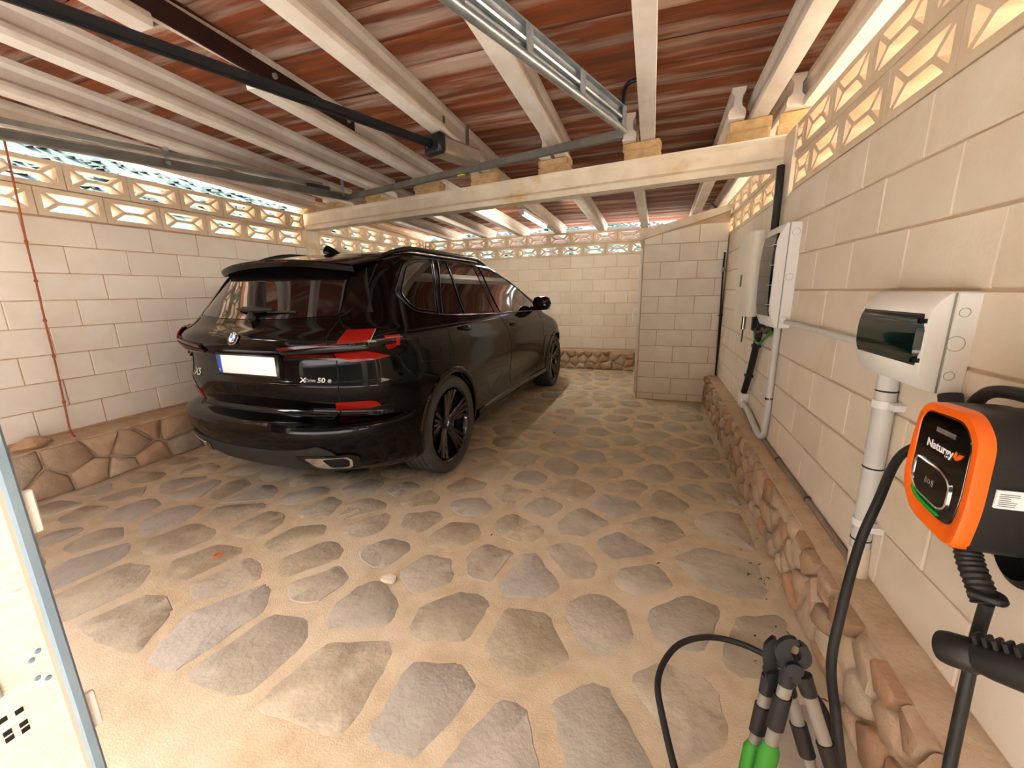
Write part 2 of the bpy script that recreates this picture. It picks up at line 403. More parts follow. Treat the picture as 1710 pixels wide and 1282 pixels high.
# ---- breeze blocks
def breeze_mesh(L,Hh,T):
    w,h=L/2,Hh/2; rim=.020; b=.011; nx=w*.36
    outer=[(-w,-h),(w,-h),(w,h),(-w,h)]
    ix,iy=w-rim-.006,h-rim-.002
    def shrink(poly,g):
        c=Vector((sum(q[0] for q in poly)/len(poly),sum(q[1] for q in poly)/len(poly))); n=len(poly); out=[]
        for i in range(n):
            p=Vector(poly[i]); d1=(p-Vector(poly[i-1])).normalized(); d2=(Vector(poly[(i+1)%n])-p).normalized()
            n1=Vector((-d1.y,d1.x)); n2=Vector((-d2.y,d2.x)); m=(n1+n2); m=m/max(.2,m.length_squared)*2
            out.append(tuple(p+m*g))
        return out
    holes=[[(-ix,iy),(-nx,0),(nx,0),(ix,iy)][::1],[(-ix,-iy),(ix,-iy),(nx,0),(-nx,0)],[(-ix,-iy),(-nx,0),(-ix,iy)],[(ix,-iy),(ix,iy),(nx,0)]]
    hs=[]
    for i,hh in enumerate(holes):
        s=sum(hh[k-1][0]*hh[k][1]-hh[k][0]*hh[k-1][1] for k in range(len(hh)))
        if s<0: hh=hh[::-1]
        q=list(hh); 
        q=shrink(q,b*.9)
        hs.append(rounded(q,.008,2))
    vs=[Vector(q) for q in outer]; faces=[list(range(4))]; n=4
    edges=[(0,1),(1,2),(2,3),(3,0)]
    for q in hs:
        m=len(q); vs+=[Vector(t) for t in q]; edges+=[(n+i,n+(i+1)%m) for i in range(m)]; n+=m
    V,E,F,_,_,_=delaunay_2d_cdt(vs,edges,[],0,1e-6)
    def inside(p,poly):
        c=False
        for i in range(len(poly)):
            a=poly[i-1]; bb=poly[i]
            if (a[1]>p[1])!=(bb[1]>p[1]) and p[0]<(bb[0]-a[0])*(p[1]-a[1])/(bb[1]-a[1])+a[0]: c=not c
        return c
    keep=[f for f in F if not any(inside(((V[f[0]].x+V[f[1]].x+V[f[2]].x)/3,(V[f[0]].y+V[f[1]].y+V[f[2]].y)/3),q) for q in hs)]
    N=len(V); mb=MB(); fs=[tuple(f) for f in keep]+[tuple(N+i for i in reversed(f)) for f in keep]
    cnt={}
    for f in keep:
        for i in range(3):
            e=(f[i],f[(i+1)%3]); cnt[e]=cnt.get(e,0)+1
    for (a,bb) in list(cnt):
        if (bb,a) not in cnt: fs.append((a,N+a,N+bb,bb))
    mb.add([(q.x,-T/2,q.y) for q in V]+[(q.x,T/2,q.y) for q in V],fs)
    me=mb.mesh('breeze_block'); me.materials.append(M['breeze']); return me
BRZ=breeze_mesh(.392,.192,.10)
def breeze_row(parent,axis,plane,out,z0,phase,pitch,lo,hi,rg,H=.2):
    i=math.floor((lo-phase)/pitch)-1
    while True:
        a=phase+i*pitch; b=a+pitch; i+=1
        if a>=hi-.06: break
        a2,b2=max(a,lo),min(b,hi)
        if b2-a2<.1: continue
        c=(a2+b2)/2; off=plane+out*(.05)+rg.uniform(-.002,.002)
        loc=(off,c,z0+H/2) if axis=='y' else (c,off,z0+H/2)
        inst('breeze_block',BRZ,parent,loc,(0,0,PI/2 if axis=='y' else 0),((b2-a2-.006)/.392,1,(H-.006)/.192))
breeze_row(wr,'y',XR,1,B0,1.674,.40,.4,3.15,rg); breeze_row(wr,'y',XR,1,B1,1.867,.39,.4,3.22,rg)
breeze_row(wr,'y',XR,1,B0,3.52,.40,3.5,YB,rg); breeze_row(wr,'y',XR,1,B1,3.70,.39,3.5,YB,rg)
breeze_row(wl,'y',XL,-1,B0+.018,1.872,.408,.6,4.36,rg,.203); breeze_row(wl,'y',XL,-1,B1+.022,2.07,.408,.6,4.36,rg,.203)
breeze_row(wl,'y',XL,-1,B0+.018,4.55,.40,4.53,YB,rg,.203); breeze_row(wl,'y',XL,-1,B1+.022,4.75,.40,4.53,YB,rg,.203)
breeze_row(wb,'x',YB,1,B0,-2.763,.395,XL,XR,rg); breeze_row(wb,'x',YB,1,B1,-2.965,.393,XL,XR,rg)
MB().box((XR-.01,3.19,B0-.02),(XR+.12,3.50,2.345)).build('pillar',M['block'],wr)
MB().box((XR-.004,3.17,1.62),(XR+.1,3.48,B0-.02),.004).build('pillar',M['joist'],wr)
MB().box((XL+.035,4.34,B0-.26),(XL-.12,4.54,2.19),.006).build('pillar',M['beam'],wl)
# unseen front wall behind the camera, added to cut light through the door opening
wf=struct('added_wall_front',MB().box((XL,-.62,2.14),(XR,YF-.02,ZFR)).box((XL,-.62,0),(-3.55,YF-.02,2.14)).box((.42,-.62,0),(XR,YF-.02,2.14)),M['block'])
# ---- rubble plinths (baseboards) with single stones
def plinth(name, depth, along, lo, hi, n, r, seed, zt, gap=.012, thick=.05, zmin=-.02):
    """poly: front face param; along: function (t, z, d) -> world point, d = out of the face"""
    rg=random.Random(seed); base=MB()
    base.loft([[along(lo,-.02,-.03),along(lo,zt,-.035),along(lo,zt+.006,-.03-depth),along(lo,-.02,-.03-depth)],
               [along(hi,-.02,-.03),along(hi,zt,-.035),along(hi,zt+.006,-.03-depth),along(hi,-.02,-.03-depth)]])
    pl=struct(name,base,M['rubblemortar'])
    S=seeds_in(lo,0.0,hi,zt,n,r,rg,1.25)
    for sd,poly in zip(S,voronoi(S,lo,0.004,hi,zt-.004)):
        if len(poly)<3: continue
        c=(sum(q[0] for q in poly)/len(poly),sum(q[1] for q in poly)/len(poly))
        poly=inset(poly,c,gap*rg.uniform(.7,1.5),rg)
        if area(poly)<.0012: continue
        ring=[]
        for i in range(len(poly)):
            a=poly[i]; b=poly[(i+1)%len(poly)]; m=max(1,int(math.hypot(a[0]-b[0],a[1]-b[1])/.06))
            for k in range(m): t=k/m; ring.append((a[0]+(b[0]-a[0])*t+rg.uniform(-.006,.006),max(.0,a[1]+(b[1]-a[1])*t+rg.uniform(-.006,.006))))
        m=len(ring); d=rg.uniform(-.010,.010); tx,tz=rg.uniform(-.06,.06),rg.uniform(-.06,.06)
        V=[along(x,z,-.04) for x,z in ring]
        V+=[along(x,z,d-.012+tx*(x-c[0])+tz*(z-c[1])) for x,z in ring]
        V+=[along(c[0]+(x-c[0])*.86,c[1]+(z-c[1])*.86,d+tx*(x-c[0])+tz*(z-c[1])+rg.uniform(-.006,.006)) for x,z in ring]+[along(c[0],c[1],d+.004+rg.uniform(-.004,.008))]
        F=[(i,(i+1)%m,m+(i+1)%m,m+i) for i in range(m)]+[(m+i,m+(i+1)%m,2*m+(i+1)%m,2*m+i) for i in range(m)]+[(2*m+i,2*m+(i+1)%m,3*m) for i in range(m)]
        MB().add(V,F).build('stone',M['rubble'],pl,smooth=62)
    return pl
pr=plinth('baseboard_right',.12,lambda t,z,d:(.655-.02*z-d,t,z),.5,5.30,130,.105,11,.345,gap=.009)
plf=plinth('baseboard_left',.32,lambda t,z,d:(-3.92-.22*z*1.0+d,t,z),.9,7.28,62,.20,14,.345,gap=.009)
pb=plinth('baseboard_back',.14,lambda t,z,d:(t,7.17+.05*z-d,z),-3.9,-.14,60,.145,13,.33)
# ---- masonry shed in the far right corner
SHX, SHY = -.125, 5.30
sh=thing('masonry_shed','white-washed block shed with a sloping slab roof in the far right corner','shed',(.33,6.3,0))
zt=lambda x: 1.955+.252*(x-SHX)/.914
MB().prism([(SHX-.01,SHY+.004,0),(XR-.014,SHY+.004,0),(XR-.014,SHY+.004,zt(XR)-.004),(SHX-.01,SHY+.004,zt(SHX)-.004)],(0,YB-SHY-.02,0)).build('wall_core',M['mortar'],sh)
rg=random.Random(9)
for k in range(11):
    z0=.09+.2*(k-1); z1=z0+.2; z0=max(0.003,z0)
    ph=SHX+(.0 if k%2 else .2)-.4; i=0
    while True:
        a=ph+.4*i; b=a+.4; i+=1
        if a>=XR-.01: break
        a2,b2=max(a,SHX),min(b,XR-.014)
        if b2-a2<.03: continue
        if z0>zt(b2)-.03: continue
        ta,tb=min(z1,zt(a2)),min(z1,zt(b2)); g=.004; o=rg.uniform(-.001,.002)
        if ta<z0+.02: ta=z0+.02
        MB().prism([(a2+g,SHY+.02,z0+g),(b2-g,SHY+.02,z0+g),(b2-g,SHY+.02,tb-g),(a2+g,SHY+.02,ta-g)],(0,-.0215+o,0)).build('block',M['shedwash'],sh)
MB().prism([(SHX-.055,SHY-.05,zt(SHX)-.015),(XR-.012,SHY-.05,zt(XR)),(XR-.012,SHY-.05,zt(XR)+.07),(SHX-.055,SHY-.05,zt(SHX)+.085)],(0,YB-SHY+.04,0)).build('roof_slab',M['beam'],sh)
dr=MB().box((SHX-.045,SHY+.18,.03),(SHX-.012,SHY+.95,1.86)).build('side_door',M['plastic'],sh)
MB().tube(spline([(SHX-.045,SHY+.27,1.13),(SHX-.09,SHY+.27,1.12),(SHX-.10,SHY+.27,1.05),(SHX-.098,SHY+.27,.96)],5),.008,8).build('handle',M['white'],dr,smooth=40,label='white lever handle')
for z in (1.62,.88,.30): MB().box((SHX-.058,SHY+.16,z-.045),(SHX-.02,SHY+.20,z+.045),.004).build('hinge',M['plastic'],dr)
# ---- roof: boards between joists, deck above
HJ=.19; SLP=.033; ATL=math.atan(SLP)
def zj(y): return 2.480-SLP*(y-3.75)      # underside of the joists: the roof falls gently to the back
ce=struct('ceiling',MB().loft([[(x,y,zj(y)+HJ+h) for x,h in ((XL-.75,.032),(XR+.62,.032),(XR+.62,.12),(XL-.75,.12))] for y in (-2.1,7.95)]),M['deck'])  # unseen front overhang, lengthened to keep sun and sky off the floor
FX=[.89,.615,-.10,-.80,-1.54,-2.24,-2.93,-3.66,-4.38]         # joist lines
def beam_y(x): return 4.44-(x-XL)*1.0/5.066
def fx(i,y): return FX[i]
BRD=[]
for s in range(3):
    r=random.Random(s); L,Wd=1.,.247; mb=MB(); n=9; prof=[]
    for k in range(n+1):
        x=-Wd/2+Wd*k/n; prof.append((x,-.0015 if 0<k<n else .004))
    vs=[(-L/2,x,z) for x,z in prof]+[(L/2,x,z) for x,z in prof]+[(-L/2,Wd/2,.03),(-L/2,-Wd/2,.03),(L/2,Wd/2,.03),(L/2,-Wd/2,.03)]
    m=n+1; F=[(i,i+1,m+i+1,m+i) for i in range(n)]+[(2*m+1,2*m,2*m+2,2*m+3)]
    mb.add(vs,F); me=mb.mesh('ceiling_board'); me.materials.append(M['tile']); BRD.append(me)
rg=random.Random(3)
far=MB()
for i in range(8):
    for k in range(33):
        y=-.32+.25*k+.125+.05*(i%2)
        x1,x0=fx(i,y)-.03,fx(i+1,y)+.03
        if y>beam_y(FX[i]): x1-=.02; x0-=.10
        if i==0: x1+=.2
        if i==7: x0-=.2
        if y<.7:
            far.obox(((x0+x1)/2,y,zj(y)+HJ+.015),(1,0,0),(0,1,-SLP),(0,0,1),((x1-x0)/2,.1235,.015)); continue
        inst('ceiling_board',rg.choice(BRD),ce,((x0+x1)/2,y,zj(y)+HJ+.001+rg.uniform(0,.004)),(-ATL+rg.uniform(-.003,.003),0,0),(x1-x0,1,1))
far.build('ceiling_board',M['tile'],ce,kind='stuff')
# ---- prestressed concrete joists
SEC=[(-.050,0),(.050,0),(.054,.03),(.048,.055),(.026,.078),(.023,.135),(.040,.160),(.043,.19),(-.043,.19),(-.040,.160),(-.023,.135),(-.026,.078),(-.048,.055),(-.054,.03)]
def joist(mb,xa,ya,za,xb,yb,zb,wid=1.):
    d=Vector((xb-xa,yb-ya,0)).normalized(); sx=Vector((d.y,-d.x,0))
    r=[[Vector((x,y,z))+sx*(px*wid)+Vector((0,0,pz)) for px,pz in SEC] for x,y,z in ((xa,ya,za),(xb,yb,zb))]
    return mb.loft(r)
ORD=['against the right wall','second from the right wall','third from the right wall, above the bent hanger','fourth from the right wall','fifth from the right wall, beside the door motor','mended with brown steel plates','third from the left wall','second from the left wall','above the left wall']
for i in range(9):
    ya=-.44; yb=beam_y(FX[i])+.20
    t=thing('roof_joist','white concrete front-row roof joist, '+ORD[i],'roof joist',(FX[i],yb-.2,zj(yb)),'front row of roof joists')
    if i==5:      # cut joist mended with steel plates
        ym,yn=1.50,2.03
        joist(MB(),fx(i,ya),ya,zj(ya),fx(i,ym),ym,zj(ym)).build('joist_length',M['joist'],t)
        joist(MB(),fx(i,yn),yn,zj(yn),fx(i,yb),yb,zj(yb)).build('joist_length',M['joist'],t)
        w=MB(); w.box((fx(i,1.7)-.023,ym,zj(yn)+.085),(fx(i,1.7)+.023,yn,zj(yn)+HJ)); w.build('joist_web',M['joist'],t)
        sp=MB().obox((fx(i,1.85)+.034,1.85,zj(1.85)+.105),(.0,1,-SLP),(1,0,0),(0,0,1),(1.0,.006,.05),.002).build('steel_plate',M['rust'],t,label='long brown steel mending plate with bolts')
        for y in (1.0,1.45,2.15,2.45,2.78): MB().cyl((fx(i,y)+.036,y,zj(y)+.11),(fx(i,y)+.054,y,zj(y)+.11),.016,8).build('bolt',M['greyl'],sp)
    else: joist(MB(),fx(i,ya),ya,zj(ya),fx(i,yb),yb,zj(yb)).build('joist_length',M['joist'],t)
ORD2=['over the right wall behind the beam','second from the right wall behind the beam','third from the right wall behind the beam','fourth from the right wall behind the beam','carrying the strip light','fourth from the left wall behind the beam','third from the left wall behind the beam','second from the left wall behind the beam','over the left wall behind the beam']
RX=[.80,.475,-.235,-.935,-1.67,-2.37,-3.06,-3.79,-4.50]
for i in range(9):
    x=RX[i]; ya=beam_y(x)-.10; yb=7.85; dx=.015*(yb-ya) if i not in (0,8) else .0
    t=thing('roof_joist','white concrete rear-row roof joist, '+ORD2[i],'roof joist',(x,ya,zj(ya)),'rear row of roof joists')
    joist(MB(),x,ya,zj(ya),x+dx,yb,zj(yb)).build('joist_length',M['joist'],t)
# ---- cross beam and its brick piers
bt=thing('cross_beam','long white concrete cross beam spanning from left wall to right wall under the joists','beam',(-1.74,3.94,2.15))
A=Vector((XL-.06,4.452,0)); Bv=Vector((XR+.02,3.435,0)); d=(Bv-A).normalized(); nn=Vector((-d.y,d.x,0))
BS=[(-.07,0),(.07,0),(.07,.045),(.045,.07),(.035,.165),(.06,.19),(.06,.2),(-.06,.2),(-.06,.19),(-.035,.165),(-.045,.07),(-.07,.045)]
MB().loft([[A+nn*a+Vector((0,0,2.192+b)) for a,b in BS],[Bv+nn*a+Vector((0,0,2.150+b*1.02)) for a,b in BS]]).build('beam_body',M['beam'],bt)
def zbeam(x): return 2.392-.04*(x-XL)/5.07
PX=[.86,.575,-.135,-.86,-1.575,-2.26,-3.03,-3.76,-4.28]; PW=[.13,.135,.14,.135,.14,.17,.13,.13,.10]
PL=['at the right end of the beam','second from the right end of the beam','third from the right end of the beam','fourth from the right end of the beam','middle of the beam','fourth from the left end of the beam','third from the left end of the beam','second from the left end of the beam','on the left wall at the beam end']
rg=random.Random(17)
for x,w,lb in zip(PX,PW,PL):
    y=beam_y(x); z0=zbeam(x)-.006; t=thing('brick_pier','pier of two pale bricks, '+lb,'brick pier',(x,y,z0),'brick piers on the cross beam'); ZJ=zj(y); hh=(ZJ-z0)/2
    for k in range(2):
        c=Vector((x,y,z0+hh*(k+.5)))+d*rg.uniform(-.012,.012)
        b=MB().obox(c,d,nn,(0,0,1),(w+rg.uniform(-.012,.004),.058+rg.uniform(-.004,.004),hh/2-.0025),.007)
        b.v=[(q[0]+rg.uniform(-.003,.003),q[1]+rg.uniform(-.003,.003),q[2]+rg.uniform(-.001,.001)) for q in b.v]
        b.build('brick',M['brick'],t)
    MB().obox((x,y,ZJ-hh),d,nn,(0,0,1),(w-.012,.05,hh*.8)).build('mortar_core',M['rubblemortar'],t)
# ---- outside
gr=struct('ground',MB().box((-40,-40,-.30),(60,60,-.125)),M['ground'])
struct('driveway',MB().box((-6,-9,-.124),(4,YF-.005,-.01)),M['concrete'])
struct('terrace_left',MB().box((-16,-3,-.3),(XL-.62,16,1.45)),M['ground'])
struct('terrace_back',MB().box((XL-.61,YB+.45,-.3),(9,16,1.55)),M['ground'])
ho=thing('sky_blocker','unseen ochre house front added behind the viewer to cut sky light','building',(-2,-7,-.12))  # unseen building added to block low sky in front of the opening
MB().box((-9,-7.5,-.12),(6,-7,5.2)).build('blocker_wall',M['blocker'],ho)
MB().box((-9.3,-7.9,5.2),(6.3,-6.7,5.35)).build('blocker_eave',M['beam'],ho)
nb=thing('neighbour_wall','sunlit cream rendered wall of the house next door, seen through the right breeze blocks','building',(2.3,4,-.12))
MB().box((2.3,-3,-.12),(2.5,7.7,5.2)).build('wall_face',M['render'],nb)
MB().box((2.22,-3,5.2),(2.6,7.7,5.28)).build('coping',M['beam'],nb)
tb=thing('timber_pergola','dark brown timber pergola beam behind the back wall','pergola',(-2,8.9,-.12))
MB().box((-4.4,8.86,2.36),(.6,8.96,2.60),.004).build('beam',M['timber'],tb)
for x in (-4.2,-2.1,.3): MB().box((x-.05,8.87,1.54),(x+.05,8.95,2.37)).build('post',M['timber'],tb)
# hillside beyond the left wall
rg=random.Random(31); mb=MB(); nx,ny=46,60
def hz(x,y):
    d=math.hypot(x+4,y-2)
    t=max(0.,min(1.,(d-9)/95.)); ang=math.atan2(y-2,-(x+4))     # 0 = straight left
    k=.5+.5*math.cos(max(-PI,min(PI,(ang-.15)*1.0)))
    return -.4+(t**1.12)*(66*k**3+5)+1.3*math.sin(x*.11+y*.07)*t+1.1*math.sin(y*.17-x*.05)*t
V=[];F=[]
for i in range(nx):
    r=9+ (105)*(i/(nx-1))**1.4
    for j in range(ny):
        a=PI*.30+ (PI*1.15)*j/(ny-1)-PI*.12*0
        x=-4+r*math.cos(a); y=2+r*math.sin(a); V.append((x,y,hz(x,y)+rg.uniform(-.1,.1)*min(1,r/30)))
for i in range(nx-1):
    for j in range(ny-1): q=i*ny+j; F.append((q,q+1,q+ny+1,q+ny))
hi=mb.add(V,F).build('hillside',M['hill'],None,smooth=60,kind='structure')
sc=MB()
for k in range(16000):
    r=20+88*rg.random()**1.4; a=PI*.32+PI*1.08*rg.random(); x=-4+r*math.cos(a); y=2+r*math.sin(a); s=rg.uniform(.10,.30)*(.5+r/50); z=hz(x,y)
    q=[Vector((rg.uniform(.8,1.2)*s*cx_,rg.uniform(.8,1.2)*s*cy_,rg.uniform(.6,1.)*s*cz_)) for cx_,cy_,cz_ in ((1,0,.2),(-.5,.87,.2),(-.5,-.87,.2),(0,0,1.1))]
    sc.add([Vector((x,y,z))+t for t in q],[(0,1,3),(1,2,3),(2,0,3)])
sc.build('scrub_bushes',M['scrub'],None,label='low green scrub dotted over the hillside beyond the left wall',cat='scrub',kind='stuff',fix=False)
# ------------------------------------------------------------------ car: one body surface, all details conform to it
# car space: x right, y forward, z up, origin between the rear wheels on the ground
def pchip(xs, ys):
    n=len(xs); h=[xs[i+1]-xs[i] for i in range(n-1)]; dl=[(ys[i+1]-ys[i])/h[i] for i in range(n-1)]; m=[dl[0]]+[0]*(n-2)+[dl[-1]]
    for i in range(1,n-1):
        if dl[i-1]*dl[i]>0:
            w1=2*h[i]+h[i-1]; w2=h[i]+2*h[i-1]; m[i]=(w1+w2)/(w1/dl[i-1]+w2/dl[i])
    def f(x):
        if x<=xs[0]: return ys[0]
        if x>=xs[-1]: return ys[-1]
        lo,hi_=0,n-1
        while hi_-lo>1:
            md=(lo+hi_)//2
            if xs[md]<=x: lo=md
            else: hi_=md
        t=(x-xs[lo])/h[lo]; a=ys[lo]; b=ys[lo+1]
        return (a*(1+2*t)*(1-t)**2+m[lo]*h[lo]*t*(1-t)**2+b*t*t*(3-2*t)+m[lo+1]*h[lo]*t*t*(t-1))
    return f
_W =pchip([.22,.30,.40,.50,.60,.70,.80,.90,1.0,1.06,1.12,1.17,1.22,1.30,1.40,1.50,1.57,1.62,1.66,1.69,1.708,1.716],
          [.90,.955,.972,.98,.985,.988,.992,.992,.985,.975,.955,.925,.895,.850,.800,.750,.712,.680,.635,.53,.36,.10])
_YR=pchip([.22,.27,.33,.40,.48,.55,.590,.612,.632,.66,.72,.80,.835,.86,.94,1.0,1.035,1.06,1.10,1.14,1.18,1.22,1.30,1.40,1.48,1.55,1.60,1.64,1.67,1.69,1.716],
          [-.74,-.86,-.92,-.955,-.985,-.992,-.985,-.945,-.868,-.845,-.865,-.885,-.89,-.878,-.868,-.872,-.905,-.928,-.932,-.905,-.83,-.785,-.72,-.64,-.575,-.50,-.40,-.27,-.10,.10,.60])
_YF=pchip([.22,.30,.50,.70,.85,.95,1.02,1.07,1.11,1.15,1.20,1.30,1.40,1.50,1.57,1.62,1.66,1.69,1.716],
          [3.60,3.78,3.90,3.92,3.88,3.74,3.45,3.15,2.95,2.85,2.75,2.50,2.25,2.0,1.80,1.64,1.45,1.2,.85])
_DR=pchip([.22,.40,.60,.66,.90,1.1,1.2,1.4,1.6,1.716],[.50,.52,.50,.42,.44,.46,.36,.30,.26,.20])
_DF=pchip([.22,.60,.95,1.1,1.2,1.6,1.716],[.60,.75,.75,.5,.25,.20,.10])
AE,BE=2.8,1.8
YW0,YW1=-.03,3.05
def _mod(y,z):
    m=0.
    if z<1.1:
        w=max(0.,min(1.,(z-.2)/.12))*max(0.,min(1.,(1.05-z)/.3))
        m+=.020*w*(math.exp(-((y-YW0)/.52)**2)+math.exp(-((y-YW1)/.52)**2))
        m-=.040*math.exp(-((y-1.55)/.95)**4)*math.exp(-((z-.50)/.17)**2)
        m+=.012*math.exp(-((y-1.3)/1.6)**4)*math.exp(-((z-.98)/.05)**2)
    return m
def surf_side(y,z):
    """half width of the body at (y,z)"""
    w,yr,yf,dr,df=_W(z),_YR(z),_YF(z),_DR(z),_DF(z); f=1.
    if y<yr+dr: f=max(0.,1-max(0.,min(1.,(y-yr)/dr))**BE)
    elif y>yf-df: f=max(0.,1-max(0.,min(1.,(yf-y)/df))**BE)
    else: f=0.
    k=(1-(1-f)) if False else None
    if y<yr+dr: t=max(0.,min(1.,(y-yr)/dr)); q=(1-(1-t)**BE)**(1/AE)
    elif y>yf-df: t=max(0.,min(1.,(yf-y)/df)); q=(1-(1-t)**BE)**(1/AE)
    else: q=1.
    return w*q+_mod(y,z)*q**6
def surf_rear(x,z):
    w=_W(z); q=min(.99999,abs(x)/w); return _YR(z)+_DR(z)*(1-(1-q**AE)**(1/BE))
def surf_s(s,z,sg=1):
    """walk round the body from the middle of the tail: s 0..1 tail, 1..2 side, 2..3 nose"""
    w,yr,yf,dr,df=_W(z),_YR(z),_YF(z),_DR(z),_DF(z)
    if s<=1: q=math.sin(s*PI/2); y=yr+dr*(1-max(0.,1-q**AE)**(1/BE)); return (sg*(w*q+_mod(y,z)*q**6),y,z)
    if s<2: y=yr+dr+(s-1)*(yf-df-yr-dr); return (sg*(w+_mod(y,z)),y,z)
    q=math.cos((s-2)*PI/2); y=yf-df*(1-max(0.,1-q**AE)**(1/BE)); return (sg*(w*q+_mod(y,z)*q**6),y,z)
def roof_z(x,y):
    lo,hi_=1.45,1.7159
    def ins(z):
        w=_W(z); return abs(x)<w and abs(x)<surf_side(y,z) and _YR(z)<y<_YF(z)
    if not ins(lo): return lo
    for _ in range(30):
        m=(lo+hi_)/2
        if ins(m): lo=m
        else: hi_=m
    return lo
CAR_O=(-2.40,2.735,0.0); CAR_YAW=-.031; CAR_S=1.005
car=thing('car','black five-door SUV parked nose-in beside the left wall, seen from behind','car',CAR_O,rotz=CAR_YAW)
car.scale=(CAR_S,)*3
Vec=Vector
def cpart(mb,name,m,parent=car,smooth=45,label=None): return mb.build(name,m,parent,smooth,local=True,label=label)
# body shell
def body_mb():
    zs=[]; z=.22
    lv=[.22,.25,.28,.32,.36,.40,.44,.48,.52,.55,.575,.59,.603,.613,.622,.632,.645,.66,.69,.72,.76,.80,.82,.835,.85,.87,.91,.95,.985,1.01,1.03,1.045,1.06,1.08,1.10,1.12,1.135,1.15,1.165,1.18,1.2,1.22,1.26,1.30,1.35,1.40,1.45,1.50,1.54,1.57,1.595,1.62,1.64,1.66,1.675,1.69,1.70,1.708,1.713,1.7158]
    ss=[k/26 for k in range(26)]+[1+k/56 for k in range(56)]+[2+k/16 for k in range(17)]
    rings=[]
    for z in lv:
        R=[surf_s(s,z,1) for s in ss]; Lf=[surf_s(s,z,-1) for s in ss[1:-1]][::-1]; rings.append([Vec(q) for q in R+Lf])
    return MB().loft(rings)
body=cpart(body_mb(),'body',M['paint'],smooth=38)
cut=MB()
for yw in (YW0,YW1):
    for sg in (-1,1): cut.cyl((sg*.56,yw,.385),(sg*1.3,yw,.385),.415,56)
co_=cut.build('arch_cutter',M['seam'],car,None,local=True)
md=body.modifiers.new('arches','BOOLEAN'); md.operation='DIFFERENCE'; md.object=co_; md.solver='EXACT'
bpy.context.view_layer.update(); _dg=bpy.context.evaluated_depsgraph_get()
_me=bpy.data.meshes.new_from_object(body.evaluated_get(_dg)); body.modifiers.clear(); body.data=_me; bpy.data.objects.remove(co_)
_me.shade_smooth(); _me.set_sharp_from_angle(angle=math.radians(38))
# ---- conforming patches
def f_side(sg=1): return lambda y,z: Vec((sg*surf_side(y,z),y,z))
def f_rear(x,z): return Vec((x,surf_rear(x,z),z))
def f_s(sg=1): return lambda s,z: Vec(surf_s(s,z,sg))
def nrm(f,u,v):
    e=.004; a=f(u+e,v)-f(u-e,v); b=f(u,v+e)-f(u,v-e); n=a.cross(b); 
    if n.length<1e-9: return Vec((0,-1,0))
    n.normalize(); p=f(u,v); c=Vec((0,1.4,.9)); 
    return n if n.dot(p-c)>0 else -n
def dens(poly,d,sc=(1,1)):
    out=[]
    for i in range(len(poly)):
        a=poly[i]; b=poly[(i+1)%len(poly)]; m=max(1,int(math.hypot((a[0]-b[0])*sc[0],(a[1]-b[1])*sc[1])/d))
        for k in range(m): t=k/m; out.append((a[0]+(b[0]-a[0])*t,a[1]+(b[1]-a[1])*t))
    return out
def pin(p,poly):
    c=False
    for i in range(len(poly)):
        a=poly[i-1]; bb=poly[i]
        if (a[1]>p[1])!=(bb[1]>p[1]) and p[0]<(bb[0]-a[0])*(p[1]-a[1])/(bb[1]-a[1])+a[0]: c=not c
    return c
def patch(name,poly,f,off,m,parent=car,r=0.,d=.05,su=1.,smooth=50,inn=.006,label=None,hole=None):
    if r: poly=rounded(poly,r,4)
    P=dens(poly,d,(su,1)); n=len(P); V=[Vec(q) for q in P]; E=[(i,(i+1)%n) for i in range(n)]
    HL=[]
    if hole:
        hq=dens(rounded(hole,r,4) if r else hole,d,(su,1)); k=len(hq); E+=[(n+i,n+(i+1)%k) for i in range(k)]; V+=[Vec(q) for q in hq]; HL=hq
    us=[q[0] for q in P]; vs=[q[1] for q in P]; du=d/su; u=min(us)+du*.5
    while u<max(us):
        v=min(vs)+d*.5
        while v<max(vs):
            if pin((u,v),P) and not (HL and pin((u,v),HL)) and min(math.hypot((u-q[0])*su,v-q[1]) for q in P)>d*.35: V.append(Vec((u,v)))
            v+=d
        u+=du
    VV,EE,FF,_,_,_=delaunay_2d_cdt(V,E,[],0,1e-7)
    FF=[q for q in FF if pin(tuple(sum((VV[i] for i in q),Vec((0,0)))/3),P) and not (HL and pin(tuple(sum((VV[i] for i in q),Vec((0,0)))/3),HL))]
    N=len(VV); top=[];bot=[]
    for q in VV:
        p=f(q.x,q.y); nn_=nrm(f,q.x,q.y); top.append(p+nn_*off); bot.append(p-nn_*inn)
    fs=[tuple(q) for q in FF]; cnt=set()
    for q in FF:
        for i in range(3): cnt.add((q[i],q[(i+1)%3]))
    fs+=[(a,N+a,N+b,b) for a,b in cnt if (b,a) not in cnt]
    mb=MB().add(top+bot,fs); me=mb.mesh(name); me.materials.append(m); o=link(name,me,parent,smooth,label)
    cn=[nrm(f,q.x,q.y) for q in VV]; nl=[]
    me.update()
    for pl in me.polygons:
        for li in pl.loop_indices:
            vi=me.loops[li].vertex_index
            nl.append(cn[vi] if (pl.index<len(FF)) else pl.normal.copy())
    me.normals_split_custom_set([tuple(q) for q in nl])
    return o
def bead(name,path,f,r,m,parent=car,off=0.,closed=False,n=6,d=.04,smooth=60):
    P=[]
    for i in range(len(path)-(0 if closed else 1)):
        a=path[i]; b=path[(i+1)%len(path)]; q=f(*a)-f(*b); k=max(1,int(q.length/d))
        for j in range(k): t=j/k; P.append((a[0]+(b[0]-a[0])*t,a[1]+(b[1]-a[1])*t))
    if not closed: P.append(path[-1])
    return cpart(MB().tube([f(*q)+nrm(f,*q)*off for q in P],r,n,closed=closed),name,m,parent,smooth)
